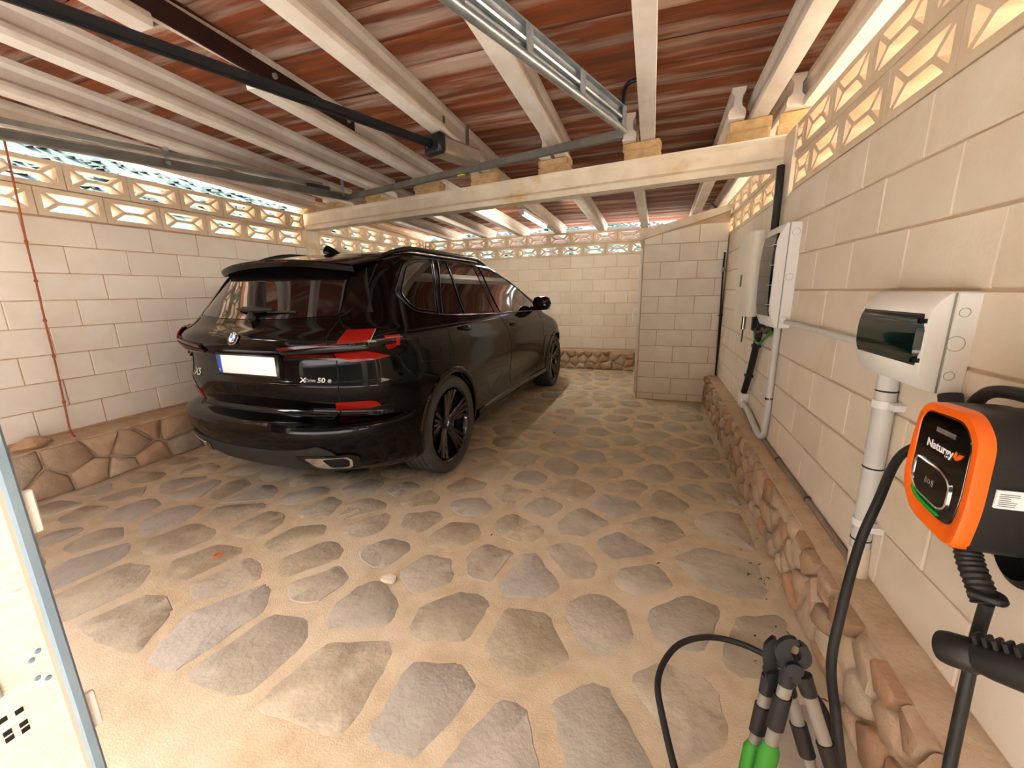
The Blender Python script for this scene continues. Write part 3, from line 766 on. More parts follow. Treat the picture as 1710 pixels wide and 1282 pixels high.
RGL=[(-.615,1.242),(-.3,1.224),(0,1.219),(.3,1.224),(.615,1.242),(.555,1.50),(.3,1.535),(0,1.545),(-.3,1.535),(-.555,1.50)]
rgl=patch('rear_window',RGL,f_rear,.004,M['glass'],r=.02,d=.06)
WQ=[(-.34,1.366),(-.12,1.548),(.04,1.592),(.27,1.612),(-.02,1.232),(-.27,1.266)]
WF=[(.375,1.613),(.50,1.617),(.35,1.210),(.035,1.222)]
WR=[(.545,1.617),(.80,1.615),(1.03,1.606),(.985,1.186),(.42,1.204)]
WD=[(1.16,1.598),(1.42,1.568),(1.75,1.485),(2.02,1.375),(2.30,1.20),(2.22,1.155),(1.13,1.178)]
for sg in (1,-1):
    fs=f_side(sg)
    OUT=[(-.40,1.37),(-.15,1.562),(.03,1.612),(.30,1.632),(.8,1.634),(1.12,1.618),(1.45,1.583),(1.80,1.488),(2.06,1.378),(2.36,1.20),(2.26,1.138),(1.1,1.158),(.3,1.188),(-.03,1.212),(-.29,1.246)]
    fr=patch('window_surround',OUT,fs,.002,M['gloss'],r=.03,d=.06)
    patch('quarter_window',WQ,fs,.0045,M['glass'],r=.02,d=.06); patch('rear_vent_window',WF,fs,.0045,M['glass'],r=.008,d=.06)
    patch('rear_door_window',WR,fs,.0045,M['glass'],r=.012,d=.06); patch('front_door_window',WD,fs,.0045,M['glass'],r=.012,d=.06)
    bead('window_trim',rounded(OUT,.05,4),fs,.006,M['trimline'],off=.003,closed=True)
    bead('window_trim',rounded(WQ,.04,4),fs,.0045,M['trimline'],off=.005,closed=True)
    for a_,b_ in (((.30,1.625),(-.005,1.215)),((.39,1.625),(.045,1.212)),((.525,1.625),(.39,1.200)),((1.03,1.618),(.99,1.175)),((1.16,1.610),(1.13,1.17))): bead('pillar_trim',[a_,((a_[0]+b_[0])/2,(a_[1]+b_[1])/2),b_],fs,.005,M['trimline'],off=.005)
    # panel gaps
    for pth in ([(-.01,1.21),(.0,1.0),(.03,.874),(.10,.76),(.165,.70),(.30,.60),(.42,.52)],[(1.06,1.155),(1.20,.94),(1.26,.86),(1.32,.6),(1.36,.36)],[(2.32,1.13),(2.43,.9),(2.47,.7),(2.46,.5),(2.40,.36)],
                [(.46,.33),(1.36,.35),(2.40,.35)],[(-.56,1.0),(-.53,.893),(-.25,.80)]):
        bead('panel_gap',spline([(a,b,0) for a,b in pth],4) and [(q.x,q.y) for q in spline([(a,b,0) for a,b in pth],4)],fs,.0035,M['seam'],off=-.001)
    if sg==1:
        bead('fuel_flap_gap',rounded([(-.40,1.085),(-.16,1.06),(-.17,.90),(-.42,.93)],.03,4),fs,.003,M['seam'],closed=True)
        bead('panel_gap',[(-.57,1.10),(-.40,1.09)],fs,.0035,M['seam'])
    # arch lips
    for yw in (YW0,YW1):
        mb=MB(); R=[]
        for k in range(45):
            an=math.radians(-14+208*k/44); row=[]
            for rr,o in ((.395,-.05),(.398,.006),(.408,.012),(.438,.010),(.450,-.004)):
                y=yw+rr*math.cos(an); z=max(.225,.385+rr*math.sin(an)); row.append(Vec((sg*(surf_side(y,z)+o),y,z)))
            R.append(row)
        cpart(mb.loft(R,cap=False,closed=False),'arch_lip',M['gloss'],label='gloss black wheel arch lip')
    # sill
    sl=[]
    for k in range(26):
        y=.46+2.14*k/25; sl.append([Vec((sg*(surf_side(y,z)+o),y,z)) for z,o in ((.235,-.03),(.25,.01),(.30,.022),(.345,.016),(.36,-.01))])
    cpart(MB().loft(sl,cap=False,closed=False),'side_sill',M['gloss'])
    # handles
    for yh,zh,L in ((.27,1.085,.17),(1.37,1.03,.17)):
        mb=MB(); rings=[]
        for k in range(13):
            t=-1+2*k/12; w=max(.05,math.sqrt(max(0,1-t*t))); y=yh+t*L*.62; c=fs(y,zh-.03*t*.4); nn_=nrm(fs,y,zh)
            rings.append([c+nn_*(.002+.030*w*max(0,math.cos(a)))+Vec((0,0,.022*w*math.sin(a))) for a in [2*PI*j/10 for j in range(10)]])
        cpart(mb.loft(rings),'door_handle',M['paint'])
        patch('handle_recess',[(yh+.115*math.cos(a),zh+.042*math.sin(a)) for a in [2*PI*j/16 for j in range(16)]],fs,.0012,M['gloss'],d=.05)
    # mirror
    mx=sg*1.055; rings=[]
    for k in range(9):
        t=-1+2*k/8; w=math.sqrt(max(.02,1-t**4)); x=mx+sg*.115*t
        rings.append([Vec((x,2.16+.085*w*(abs(math.cos(a))**.6)*(1 if math.cos(a)>0 else -1)*(1.25 if math.cos(a)>0 else .75),1.225+.082*w*(abs(math.sin(a))**.6)*(1 if math.sin(a)>0 else -1))) for a in [2*PI*j/18 for j in range(18)]])
    mr=cpart(MB().loft(rings),'wing_mirror',M['gloss'])
    cpart(MB().loft([[Vec((sg*.90,2.14+.05*math.cos(a),1.165+.022*math.sin(a))) for a in [2*PI*j/10 for j in range(10)]],[Vec((sg*1.0,2.15+.05*math.cos(a),1.17+.03*math.sin(a))) for a in [2*PI*j/10 for j in range(10)]]]),'mirror_stalk',M['gloss'],mr)
    # roof rail
    pts=[]
    for k in range(25):
        t=k/24; y=-.30+2.0*t; x=.615-.02*abs(t-.5); h=.034*min(1,4*t,5*(1-t))**.6 if 0<t<1 else 0
        pts.append((sg*x,y,max(roof_z(x,y),1.50)+h-.004))
    cpart(MB().tube([Vec(q) for q in pts],[.008+.012*min(1,6*k/24,6*(24-k)/24) for k in range(25)],8),'roof_rail',M['satin'])
    # fender vent
    patch('fender_vent',[(2.50,.78),(2.56,.80),(2.60,.62),(2.55,.50),(2.51,.52)],fs,.004,M['satin'],d=.05)
# ---- tail lights
FS=f_s(1)
for sg in (1,-1):
    fs=f_s(sg); SU=1.35
    hs=patch('tail_light',[(.215,1.056),(.46,1.096),(.50,1.11),(.555,1.158),(.74,1.166),(.875,1.142),(.915,1.09),(.90,1.05),(.80,1.005),(.69,.970),(.50,.953),(.46,.985),(.225,1.018)],fs,.010,M['smoke'],r=.01,su=SU,d=.028,inn=.012)
    patch('red_lamp',[(.475,1.088),(.515,1.090),(.565,1.150),(.722,1.152),(.672,1.092),(.50,1.083)],fs,.017,M['red'],hs,su=SU,d=.025,label='bright red lamp glass')
    patch('red_lamp',[(.475,1.036),(.635,1.046),(.695,1.026),(.735,.998),(.66,.982),(.53,.972),(.47,1.005)],fs,.017,M['red'],hs,su=SU,d=.025,label='bright red lamp glass')
    patch('dark_lamp_strip',[(.228,1.068),(.47,1.094),(.47,1.078),(.228,1.052)],fs,.0155,M['darkred'],hs,su=SU,d=.025,label='dark red lamp strip')
    patch('dark_lamp_strip',[(.232,1.026),(.465,1.034),(.462,1.008),(.30,1.010),(.235,1.018)],fs,.0155,M['darkred'],hs,su=SU,d=.025,label='dark red lamp strip')
    patch('grey_lamp_strip',[(.228,1.046),(.50,1.070),(.62,1.074),(.66,1.058),(.50,1.052),(.228,1.030)],fs,.0155,M['satin'],hs,su=SU,d=.025)
    for q in ([(.765,1.118),(.875,1.116),(.868,1.098),(.77,1.100)],[(.842,1.098),(.868,1.098),(.848,1.056),(.825,1.06)],[(.752,1.066),(.825,1.072),(.825,1.056),(.76,1.046)]):
        patch('red_lamp',q,fs,.017,M['red'],hs,su=SU,d=.025,label='small red side lamp')
    bead('chrome_line',[(.725,1.15),(.675,1.09)],fs,.0025,M['chrome'],hs,off=.018)
    patch('rear_reflector',[(.432,.724),(.60,.731),(.64,.722),(.66,.694),(.60,.683),(.42,.673)],fs,.008,M['red'],r=.006,su=SU,d=.028,label='long red reflector in the bumper')
    bead('reflector_shadow_line',[(.42,.668),(.60,.678),(.67,.690),(.70,.70)],fs,.004,M['seam'],off=.003)
    seam=[(.498,1.225),(.478,1.18),(.468,1.12),(.455,.95),(.463,.82),(.452,.73),(.436,.66),(.415,.625)]
    bead('tailgate_gap',seam,fs,.0035,M['seam'])
    bead('tailgate_gap',[(.498,1.236),(.545,1.262),(.60,1.31),(.66,1.40),(.705,1.50),(.72,1.565)],fs,.0035,M['seam'])
    bead('bumper_gap',[(.70,.990),(.785,.995),(.85,.893),(.95,.84)],fs,.003,M['seam'])
    # exhaust surround and tip
    ex=patch('exhaust_surround',[(.255,.405),(.52,.415),(.565,.395),(.555,.315),(.50,.292),(.36,.292),(.30,.33)],fs,.012,M['gloss'],r=.02,su=SU)
    patch('exhaust_tip',[(.30,.392),(.49,.398),(.525,.382),(.515,.325),(.48,.312),(.375,.312),(.335,.33)],fs,.016,M['chrome'],ex,r=.015,su=SU,label='bright metal exhaust tip')
    patch('exhaust_opening',[(.385,.385),(.485,.390),(.51,.378),(.502,.332),(.475,.322),(.41,.322)],fs,.0175,M['seam'],ex,r=.015,su=SU,label='black exhaust opening')
# lower apron
patch('rear_diffuser',[(-.62,.445),(-.56,.475),(-.46,.45),(-.24,.425),(0,.42),(.24,.425),(.46,.45),(.56,.475),(.62,.445),(.70,.30),(.60,.27),(.30,.245),(0,.24),(-.30,.245),(-.60,.27),(-.70,.30)][::-1],f_rear,.008,M['matte'],r=.02,d=.06)
for x in (-.30,-.12,.12,.30): 
    y=surf_rear(x,.30); cpart(MB().prism([(x-.010,y-.010,.305),(x-.010,y-.040,.365),(x-.010,y+.0,.365),(x-.010,y+.02,.30)],(.02,0,0)),'diffuser_fin',M['gloss'])
bead('tailgate_crease',[(-.67,.836),(-.3,.836),(0,.836),(.3,.836),(.67,.836)],f_rear,.0025,M['gloss'],off=.001)
bead('tailgate_lower_gap',[(-.60,.634),(-.3,.634),(0,.634),(.3,.634),(.60,.634)],f_rear,.006,M['seam'],off=.001)
# number plate
pf=cpart(MB().box((-.262,-.888,.866),(.290,-.85,1.012),.006),'plate_frame',M['satin'])
np_=cpart(MB().box((-.240,-.893,.884),(.268,-.886,1.000),.003),'number_plate',M['white'],label='blank white number plate with a blue band')
cpart(MB().box((-.2405,-.8945,.8835),(-.203,-.888,1.0005),.001),'blue_band',M['blue'],np_)
def ctext(body,size,fn,m,name,parent,bold=0.,lab=None,shear=0.,d=.0015,align='CENTER',sx=1.):
    me=text_mesh(body,size,.0004,bold,shear,align)
    for v in me.vertices: 
        x,y,z=v.co; v.co=fn(x*sx,y,z+d)
    me.materials.append(m); return link(name,me,parent,None,lab)
ctext('E',.022,lambda x,y,z: Vec((-.222+x,-.8945-z,.905+y)),M['white'],'plate_lettering',np_)
# badges
def on_rear(x0,z0,k=1): return lambda x,y,z: f_rear(x0+x,z0+y)+nrm(f_rear,x0+x,z0+y)*(z+.002)
ctext('X5',.066,on_rear(-.545,.862),M['silver'],'badge_lettering',car,bold=.0016,sx=1.25)
ctext('X',.040,on_rear(.440,.862),M['silver'],'badge_lettering',car,bold=.0012,sx=1.3)
ctext('Drive',.026,on_rear(.488,.862),M['silver'],'badge_lettering',car,sx=1.15)
ctext('50 e',.040,on_rear(.575,.862),M['silver'],'badge_lettering',car,bold=.0012,sx=1.2)
def roundel(c,nx,up,r,parent,m0=M['gloss']):
    nx=Vec(nx).normalized(); up=Vec(up); up=(up-nx*up.dot(nx)).normalized(); sd=up.cross(nx); c=Vec(c)
    rb=cpart(MB().lathe([(0,0),(r*.92,0),(r,.002),(r*.98,.007),(r*.9,.009)],c,nx,32),'roundel',M['chrome'],parent,40)
    ring=MB().lathe([(r*.60,.0088),(r*.92,.0092)],c,nx,32); cpart(ring,'roundel_ring',m0,rb)
    for q,mm in ((0,M['white']),(1,M['bluew']),(2,M['white']),(3,M['bluew'])):
        pts=[c+nx*.0095]+[c+nx*.0095+(sd*math.cos(a)+up*math.sin(a))*r*.6 for a in [PI/2*q+PI/2*k/8 for k in range(9)]]
        cpart(MB().add(pts,[tuple(range(10))]),'roundel_quarter',mm,rb,None)
    cpart(MB().lathe([(r*.58,.0094),(r*.60,.0105),(r*.63,.0094)],c,nx,32),'roundel_rim',M['chrome'],rb)
    for k,ch in enumerate('BMW'):
        a=PI/2+(1-k)*.62; p=c+nx*.0098+(sd*math.cos(a)+up*math.sin(a))*r*.755
        e1=(sd*math.sin(a)-up*math.cos(a)); e2=(sd*math.cos(a)+up*math.sin(a))
        ctext(ch,r*.36,lambda x,y,z,p=p,e1=e1,e2=e2: p+e1*x+e2*y+nx*z,M['silver'],'roundel_letter',rb,bold=.0004,d=0)
    return rb
_p=f_rear(0,1.112); roundel(_p+nrm(f_rear,0,1.112)*.001,nrm(f_rear,0,1.112),(0,0,1),.043,car)
# wiper
wa=[f_rear(x,z)+nrm(f_rear,x,z)*o for x,z,o in ((-.165,1.272,.018),(-.10,1.268,.026),(0,1.262,.030),(.10,1.264,.028),(.16,1.267,.024))]
wp=cpart(MB().tube(wa,[.008,.016,.022,.014,.009],8),'wiper_arm',M['black'])
cpart(MB().tube([f_rear(.12,1.266)+Vec((0,-.022,0)),f_rear(.335,1.268)+Vec((0,-.014,0))],.006,6),'wiper_blade',M['black'],wp)
cpart(MB().tube([f_rear(.0,1.225)+Vec((0,.01,0)),f_rear(0,1.235)+Vec((0,-.03,.0)),f_rear(0,1.258)+Vec((0,-.034,0))],[.030,.026,.02],12),'wiper_pivot',M['black'],wp)
# roof spoiler
xs=[-.655+1.31*k/24 for k in range(25)]; rings=[]
for x in xs:
    q=abs(x)/.655; ye=-.615+.10*q**3; zf=roof_z(x*.985,-.12); zr=1.592-.046*q**2; 
    zm=roof_z(x*.97,-.30); zm=max(zm,zr+.012)
    rings.append([Vec((x*.97,-.10,zf-.004)),Vec((x*.985,-.30,zm+.004)),Vec((x*.92,ye,zr+.004)),Vec((x*.92,ye-.003,zr-.008)),Vec((x*.915,ye+.012,zr-.040)),Vec((x*.87,-.52,1.522)),Vec((x*.88,-.36,1.53)),Vec((x*.9,-.2,1.56))])
cpart(MB().loft(rings),'roof_spoiler',M['paint'],smooth=35)
cpart(MB().box((-.17,-.617,1.578),(.17,-.60,1.588)),'brake_light',M['darkred'],label='dark red high-level brake light')
for sg in (1,-1):
    R=[]
    for k in range(13):
        t=k/12; z=1.255+.30*t; a=f_rear(sg*(.618-.06*t),z); b=Vec((sg*(surf_side(_YR(z)+_DR(z)*(.52-.1*t),z)),_YR(z)+_DR(z)*(.52-.1*t),z)); n1=nrm(f_rear,sg*(.60-.05*t),z)
        o=.004+.012*t
        R.append([a-n1*.02,a+n1*o,(a+b)/2+n1*(o+.003),b+n1*.004,b-n1*.02])
    cpart(MB().loft(R),'spoiler_blade',M['gloss'])
# aerial fin
fn=[]
for k in range(8):
    t=k/7; L=.085*(1-t**1.6)+.012; z=roof_z(0,-.03)-.004+.062*t; w=.026*(1-t)+.006; yc=-.03-.05*t
    fn.append([Vec((w*math.cos(a),yc+L*math.sin(a),z)) for a in [2*PI*j/14 for j in range(14)]])
cpart(MB().loft(fn),'roof_aerial',M['gloss'])
# wheels
def tyre_mb(rw,wd):
    prof=[(.275,-wd*.40),(.30,-wd*.47),(.335,-wd*.495),(.358,-wd*.475),(.370,-wd*.43)]
    for k in range(5):
        a=-wd*.40+wd*.80*k/5; b=a+wd*.80/5
        prof+= [(.376,a+.004),(.3775,(a+b)/2),(.376,b-.004)]+([(.369,b-.003),(.369,b+.003)] if k<4 else [])
    prof+=[(.370,wd*.43),(.358,wd*.475),(.335,wd*.495),(.30,wd*.47),(.275,wd*.40)]
    mb=MB(); n=216; m=len(prof)
    for k in range(n):
        an=2*PI*k/n
        for r,h in prof:
            rr=r-(.006 if (k%3==0 and abs(h)>wd*.27 and r>.365) else 0); mb.v.append((h,rr*math.cos(an),rr*math.sin(an)))
    for k in range(n):
        k2=(k+1)%n
        for i in range(m-1): mb.f.append((k*m+i,k2*m+i,k2*m+i+1,k*m+i+1))
    return mb
def wmesh(name,mb,m,smooth=40):
    me=mb.mesh(name); me.materials.append(m); me.shade_smooth(); me.set_sharp_from_angle(angle=math.radians(smooth)); return me
WD_=.285
TY=wmesh('tyre',tyre_mb(.377,WD_),M['tyre'],30); hw=WD_/2
RIM=MB().lathe([(.255,-hw*.8),(.262,hw*.2),(.268,hw*.72),(.279,hw*.86),(.286,hw*.90),(.284,hw*.80),(.272,-hw*.8)],(0,0,0),(1,0,0),64)
RIMm=wmesh('rim',RIM,M['rim']); DSK=wmesh('brake_disc',MB().lathe([(.02,-.01),(.17,-.01),(.17,.015),(.02,.015)],(hw*.25,0,0),(1,0,0),40),M['disc'])
def spoke_mb(a0,a1,w0,w1):
    mb=MB(); rings=[]
    for t in (0,.25,.5,.75,1.):
        r=.045+(.268-.045)*t; a=a0+(a1-a0)*t**1.1; c=Vec((hw*(.52+.34*t),r*math.cos(a),r*math.sin(a))); tg=Vec((0,-math.sin(a),math.cos(a))); w=w0+(w1-w0)*t
        rings.append([c-tg*w+Vec((-.03,0,0)),c-tg*w+Vec((-.003,0,0)),c-tg*w*.5+Vec((.006,0,0)),c+tg*w*.5+Vec((.006,0,0)),c+tg*w+Vec((-.003,0,0)),c+tg*w+Vec((-.03,0,0))])
    return mb.loft(rings)
SPK=[]
for k in range(5):
    b=2*PI*k/5+.3
    for (a0,a1,w0,w1) in ((-.20,-.30,.020,.013),(-.05,-.09,.016,.013),(.05,.09,.016,.013),(.20,.30,.020,.013)):
        SPK.append(wmesh('spoke',spoke_mb(b+a0,b+a1,w0,w1),M['rim'],30))
HUB=wmesh('hub',MB().lathe([(0,hw*.62),(.034,hw*.62),(.05,hw*.55),(.062,hw*.40),(.062,-.01)],(0,0,0),(1,0,0),32),M['rim'])
BAR=wmesh('inner_barrel',MB().lathe([(.0,-hw*.7),(.25,-hw*.7),(.256,-hw*.2),(.258,hw*.5)],(0,0,0),(1,0,0),40),M['seam'])
for sg in (1,-1):
    for yw in (YW0,YW1):
        w=bpy.data.objects.new('wheel',None); COL.objects.link(w); w.parent=car; w.location=(sg*(.997-hw),yw,.3775); w.rotation_euler=(0,0,0 if sg==1 else PI); w.empty_display_size=.1
        for nm,me in [('tyre',TY),('rim',RIMm),('brake_disc',DSK),('hub',HUB),('inner_barrel',BAR)]+[('spoke',q) for q in SPK]:
            o=bpy.data.objects.new(nm,me); COL.objects.link(o); o.parent=w
        ORIG[w]=Vec((0,0,0))
        if sg==1:
            for q,mm in ((0,M['white']),(1,M['bluew']),(2,M['white']),(3,M['bluew'])):
                cpart(MB().add([(hw*.63,0,0)]+[(hw*.63,.021*math.cos(a),.021*math.sin(a)) for a in [PI/2*q+PI/2*k/6 for k in range(7)]],[tuple(range(8))]),'hub_roundel',mm,w,None)
cpart(MB().box((-.55,-.70,.20),(.55,3.5,.30)),'underbody',M['seam'],smooth=None)
# ------------------------------------------------------------------ garage door gear under the joists
TD=Vector((.3246,.9459,0)).normalized(); TS=Vector((TD.y,-TD.x,0))
def along_(P,k): return Vector(P)+TD*k
def rail(mb,P,k0,k1,sec,side=1):
    r=[[along_(P,k)+TS*(a*side)+Vector((0,0,b)) for a,b in sec] for k in (k0,k1)]
    return mb.loft(r)
CS=[(-.004,-.035),(.030,-.035),(.030,-.022),(.026,-.022),(.026,-.031),(0,-.031),(0,.031),(.026,.031),(.026,.022),(.030,.022),(.030,.035),(-.004,.035)]
tl=thing('door_track','dull dark grey overhead door track running along the left wall','door track',(-3.16,3.82,2.38))
PL_=Vector((-3.194,3.858,2.395)); rail(MB(),PL_,-4.3,.03,CS,1).build('track_channel',M['galvd'],tl)
rail(MB(),PL_+Vector((0,0,.075)),-4.3,-.25,[(-.004,-.018),(.034,-.018),(.034,.018),(-.004,.018)],1).build('upper_channel',M['galvd'],tl)
for k in (-.02,-1.5): 
    q=along_(PL_,k)+TS*.012
    MB().obox(q+Vector((0,0,.10)),TD,TS,(0,0,1),(.016,.003,.10)).build('hanger',M['galv'],tl)
MB().obox(along_(PL_,-.30)+TS*.035+Vector((0,0,.05)),TD,TS,(0,0,1),(.12,.006,.016),.002).build('splice_plate',M['black'],tl)
tr=thing('door_track','bright galvanised overhead door track slanting under the ceiling above the floor','door track',(-.24,2.95,2.35))
PR_=Vector((-.235,2.87,2.365))
RS=[(-.006,-.035),(.028,-.040),(.034,-.028),(.030,-.018),(.022,-.02),(.012,-.028),(0,-.028),(0,.085),(.020,.09),(.020,.10),(-.006,.10)]
rail(MB(),PR_,-4.2,0,RS,1).build('track_channel',M['galv'],tr)
MB().tube([along_(PR_,-4.2)+TS*.018+Vector((0,0,-.036)),along_(PR_,.0)+TS*.018+Vector((0,0,-.036))],.019,10).build('track_lip',M['galv'],tr,smooth=40)
MB().tube([along_(PR_,-4.2)+TS*.008+Vector((0,0,.035)),along_(PR_,-.02)+TS*.008+Vector((0,0,.035))],.012,8).build('track_rib',M['galv'],tr,smooth=40)
for k in (-.02,-.55,-1.02,-1.45): MB().obox(along_(PR_,k)+TS*.020+Vector((0,0,.03)),TD,TS,(0,0,1),(.022,.006,.066),.002).build('track_clip',M['galv'],tr)
bk=MB().obox(along_(PR_,-1.45)+TS*.030+Vector((0,0,.0)),TD,TS,(0,0,1),(.020,.010,.03),.003).build('roller_bracket',M['galvd'],tr)
MB().cyl(along_(PR_,-1.45)+TS*.02,along_(PR_,-1.45)+TS*.06,.012,10).build('roller',M['black'],bk)
MB().tube(spline([along_(PR_,.005)+Vector((0,0,-.03)),along_(PR_,.005)+Vector((0,0,.16)),along_(PR_,.01)+Vector((.01,0,.215)),along_(PR_,.01)+Vector((.04,.0,.235)),along_(PR_,.01)+Vector((.12,.0,.24))],5),.012,8).build('bent_hanger',M['dark'],tr,smooth=40)
cb=thing('track_crossbar','grey steel bar joining the rear ends of the two door tracks','crossbar',(-1.7,3.4,2.37))
a=along_(PL_,.03)+Vector((0,0,-.0)); b=along_(PR_,.01)+Vector((0,0,-.045)); dd=(b-a).normalized(); e=dd.cross(Vector((0,0,1)))
MB().obox((a+b)/2,dd,e,(0,0,1),((b-a).length/2,.018,.026),.003).build('bar',M['galvd'],cb)
MB().obox(a*.45+b*.55+e*.0+Vector((0,0,-.03)),dd,e,(0,0,1),(.035,.012,.006)).build('tag',M['yellow'],cb,label='small yellow tag')
mo=thing('door_motor','black garage door motor at the end of its dark ceiling rail','door motor',(-1.40,2.86,2.40))
q0=Vector((-1.531,2.917,2.415)); rail(MB(),q0,-4.2,-.05,[(-.02,-.02),(.02,-.02),(.02,.02),(-.02,.02)]).build('drive_rail',M['dark'],mo)
rail(MB(),q0+Vector((0,0,-.026)),-4.2,-.05,[(-.006,-.006),(.006,-.006),(.006,.006),(-.006,.006)]).build('drive_belt',M['black'],mo)
MB().obox(q0+TD*.17+Vector((0,0,-.002)),TD,TS,(0,0,1),(.20,.085,.055),.018).build('motor_body',M['pvcdirt'],mo,smooth=40)
ec=MB().obox(q0+TD*(-.045)+Vector((0,0,.0)),TD,TS,(0,0,1),(.035,.088,.066),.02).build('end_cap',M['black'],mo,smooth=40)
MB().obox(q0+TD*(-.081)+TS*(-.03)+Vector((0,0,.005)),TD,TS,(0,0,1),(.001,.018,.024)).build('motor_sticker',M['label'],ec)
for k in (.05,.30): MB().obox(q0+TD*k+Vector((0,0,.13)),TD,TS,(0,0,1),(.008,.012,.08)).build('motor_strap',M['galvd'],mo)
lt=thing('batten_light','white strip light fixed under a rear roof joist','lamp',(-1.62,5.75,2.40))
MB().box((-1.655,5.20,2.348),(-1.575,6.42,2.388),.006).build('light_body',M['plastic'],lt)
MB().tube([(-1.615,5.24,2.332),(-1.615,6.38,2.332)],.014,12).build('lamp_tube',M['tube'],lt,smooth=40)
for y in (5.22,6.40): MB().box((-1.64,y-.02,2.318),(-1.59,y+.02,2.352),.004).build('lamp_holder',M['plastic'],lt)
# red cord down the left wall
tc=thing('knotted_cord','thin red-brown knotted cord hanging down the left block wall','cord',(-4.2,1.72,1.5))
cpts=[(-4.2,1.765,2.459),(-4.2,1.752,2.06),(-4.2,1.739,1.775),(-4.2,1.734,1.505),(-4.2,1.725,1.224),(-4.2,1.721,.959),(-4.2,1.709,.611),(-4.17,1.69,.383),(-4.05,1.68,.33)]
MB().tube(spline(cpts,4),.006,6).build('cord_line',M['cord'],tc,smooth=50)
for q in cpts[2:7]: MB().lathe([(0,-.014),(.010,-.009),(.012,0),(.010,.009),(0,.014)],q,(0,0,1),8).build('knot',M['cord'],tc,smooth=60)
rk=thing('loose_rock','loose brown rock lying on the left stone plinth','rock',(-4.10,1.45,.35))
r_=random.Random(4); rings=[]
for k in range(5):
    t=k/4; w=math.sin(PI*(.18+.74*t)); rings.append([Vector((-4.10+.05*w*math.cos(a)*r_.uniform(.8,1.2),1.45+.105*w*math.sin(a)*r_.uniform(.8,1.2),.345+.085*t)) for a in [2*PI*j/9 for j in range(9)]])
MB().loft(rings).build('rock_body',M['rubble'],rk,smooth=30)
# ------------------------------------------------------------------ boxes on the right wall
def ring_disc(c,nx,r,w,name,parent):
    nx=Vector(nx); MB().lathe([(r-w,.0006),(r-w,.0012),(r,.0012),(r,.0006)],c,nx,28).build(name,M['groove'],parent)
def enclosure(name,label,y0,y1,z0,z1,depth,win,knock):
    t=thing(name,label,'electrical box',(XR,(y0+y1)/2,z0))
    xf=XR-depth; xb=XR+.0; xm=XR-depth*.52
    MB().box((xm,y0,z0),(xb-.001,y1,z1),.004).build('back_shell',M['plastic'],t,smooth=40)
    # domed front cover, curved top and bottom
    n=12; prof=[]
    h=z1-z0
    for k in range(n+1):
        u=k/n; z=z0+.003+(h-.006)*u; e=min(u,1-u); prof.append((xf+.035*(max(0,1-e/.22))**2,z))
    rings=[]
    for y,g in ((y0+.004,.006),(y0+.012,.001),(y1-.012,.001),(y1-.004,.006)):
        rings.append([Vector((x+g,y,z)) for x,z in prof]+[Vector((xm-.002,y,z1-.003)),Vector((xm-.002,y,z0+.003))])
    MB().loft(rings).build('front_cover',M['plastic'],t,smooth=40)
    wy0,wy1,wz0,wz1=win
    R=[]
    for y in (wy0,wy0+.012,wy1-.012,wy1):
        g=0 if wy0<y<wy1 else .012; R.append([Vector((xf-.010+g+.014*abs(2*k/8-1)**3,y,wz0+(wz1-wz0)*k/8)) for k in range(9)]+[Vector((xf+.03,y,wz1)),Vector((xf+.03,y,wz0))])
    wn=MB().loft(R).build('window_door',M['teal'],t,smooth=40,label='smoked dark teal window flap')
    for z in ((wz0+.15*(wz1-wz0)),(wz0+.85*(wz1-wz0))): MB().box((xf-.012,wy0-.002,z-.006),(xf+.012,wy0+.010,z+.006)).build('window_clip',M['teal'],wn)
    MB().box((xm-.004,y0-.0008,z0+.002),(xm-.0005,y0+.002,z1-.002)).build('cover_joint',M['groove'],t)
    for (x,z,r) in knock: ring_disc((x,y0,z),(0,-1,0),r,.0014,'knockout',t)
    return t,xf
b1,xf1=enclosure('consumer_unit','small wide grey-white fuse box with teal window, above the orange charger',1.355,1.72,1.085,1.352,.105,(1.364,1.712,1.150,1.300),[(.755,1.30,.012),(.750,1.22,.020),(.752,1.135,.012)])
b2,xf2=enclosure('distribution_board','tall grey-white distribution board with dark teal windows beside the inverter',2.83,3.20,1.13,1.735,.118,(2.85,3.16,1.20,1.68),[(.758,1.68,.020),(.752,1.43,.020),(.750,1.18,.020)])
for k in range(4):
    z=1.27+.115*k; MB().box((xf2-.013,2.846,z-.0015),(xf2+.01,2.90,z+.0015)).build('window_bar',M['plastic'],b2)
# inverter
iv=thing('solar_inverter','cream white wall inverter with a black aerial below, farthest box on the right wall','inverter',(XR,3.62,1.17))
MB().box((.715,3.40,1.20),(XR-.001,3.84,1.745),.006).build('inverter_body',M['plastic2'],iv,smooth=40)
sec=[(.70,3.385),(.672,3.39),(.650,3.41),(.642,3.45),(.642,3.79),(.650,3.83),(.672,3.855),(.70,3.86),(.72,3.855),(.72,3.39)]
MB().loft([[Vector((x,y,z)) for x,y in sec] for z in (1.165,1.762)]).build('front_shell',M['plastic2'],iv,smooth=40)
ip=MB().box((.6395,3.58,1.38),(.643,3.64,1.47)).build('display',M['code'],iv,label='small grey display panel')
MB().box((.638,3.60,1.385),(.641,3.62,1.40)).build('red_mark',M['red'],ip)
MB().cyl((.69,3.60,1.168),(.69,3.60,1.055),.017,14).build('data_stick',M['chrome'],iv,smooth=40)
MB().cyl((.69,3.60,1.055),(.688,3.605,.955),.005,8).build('aerial',M['black'],iv)
MB().box((.715,3.42,1.06),(.755,3.47,1.165),.006).build('cable_gland',M['black'],iv)
wg=thing('earth_wire','green earth wire looping from the inverter to the distribution board','wire',(.72,3.3,1.05))
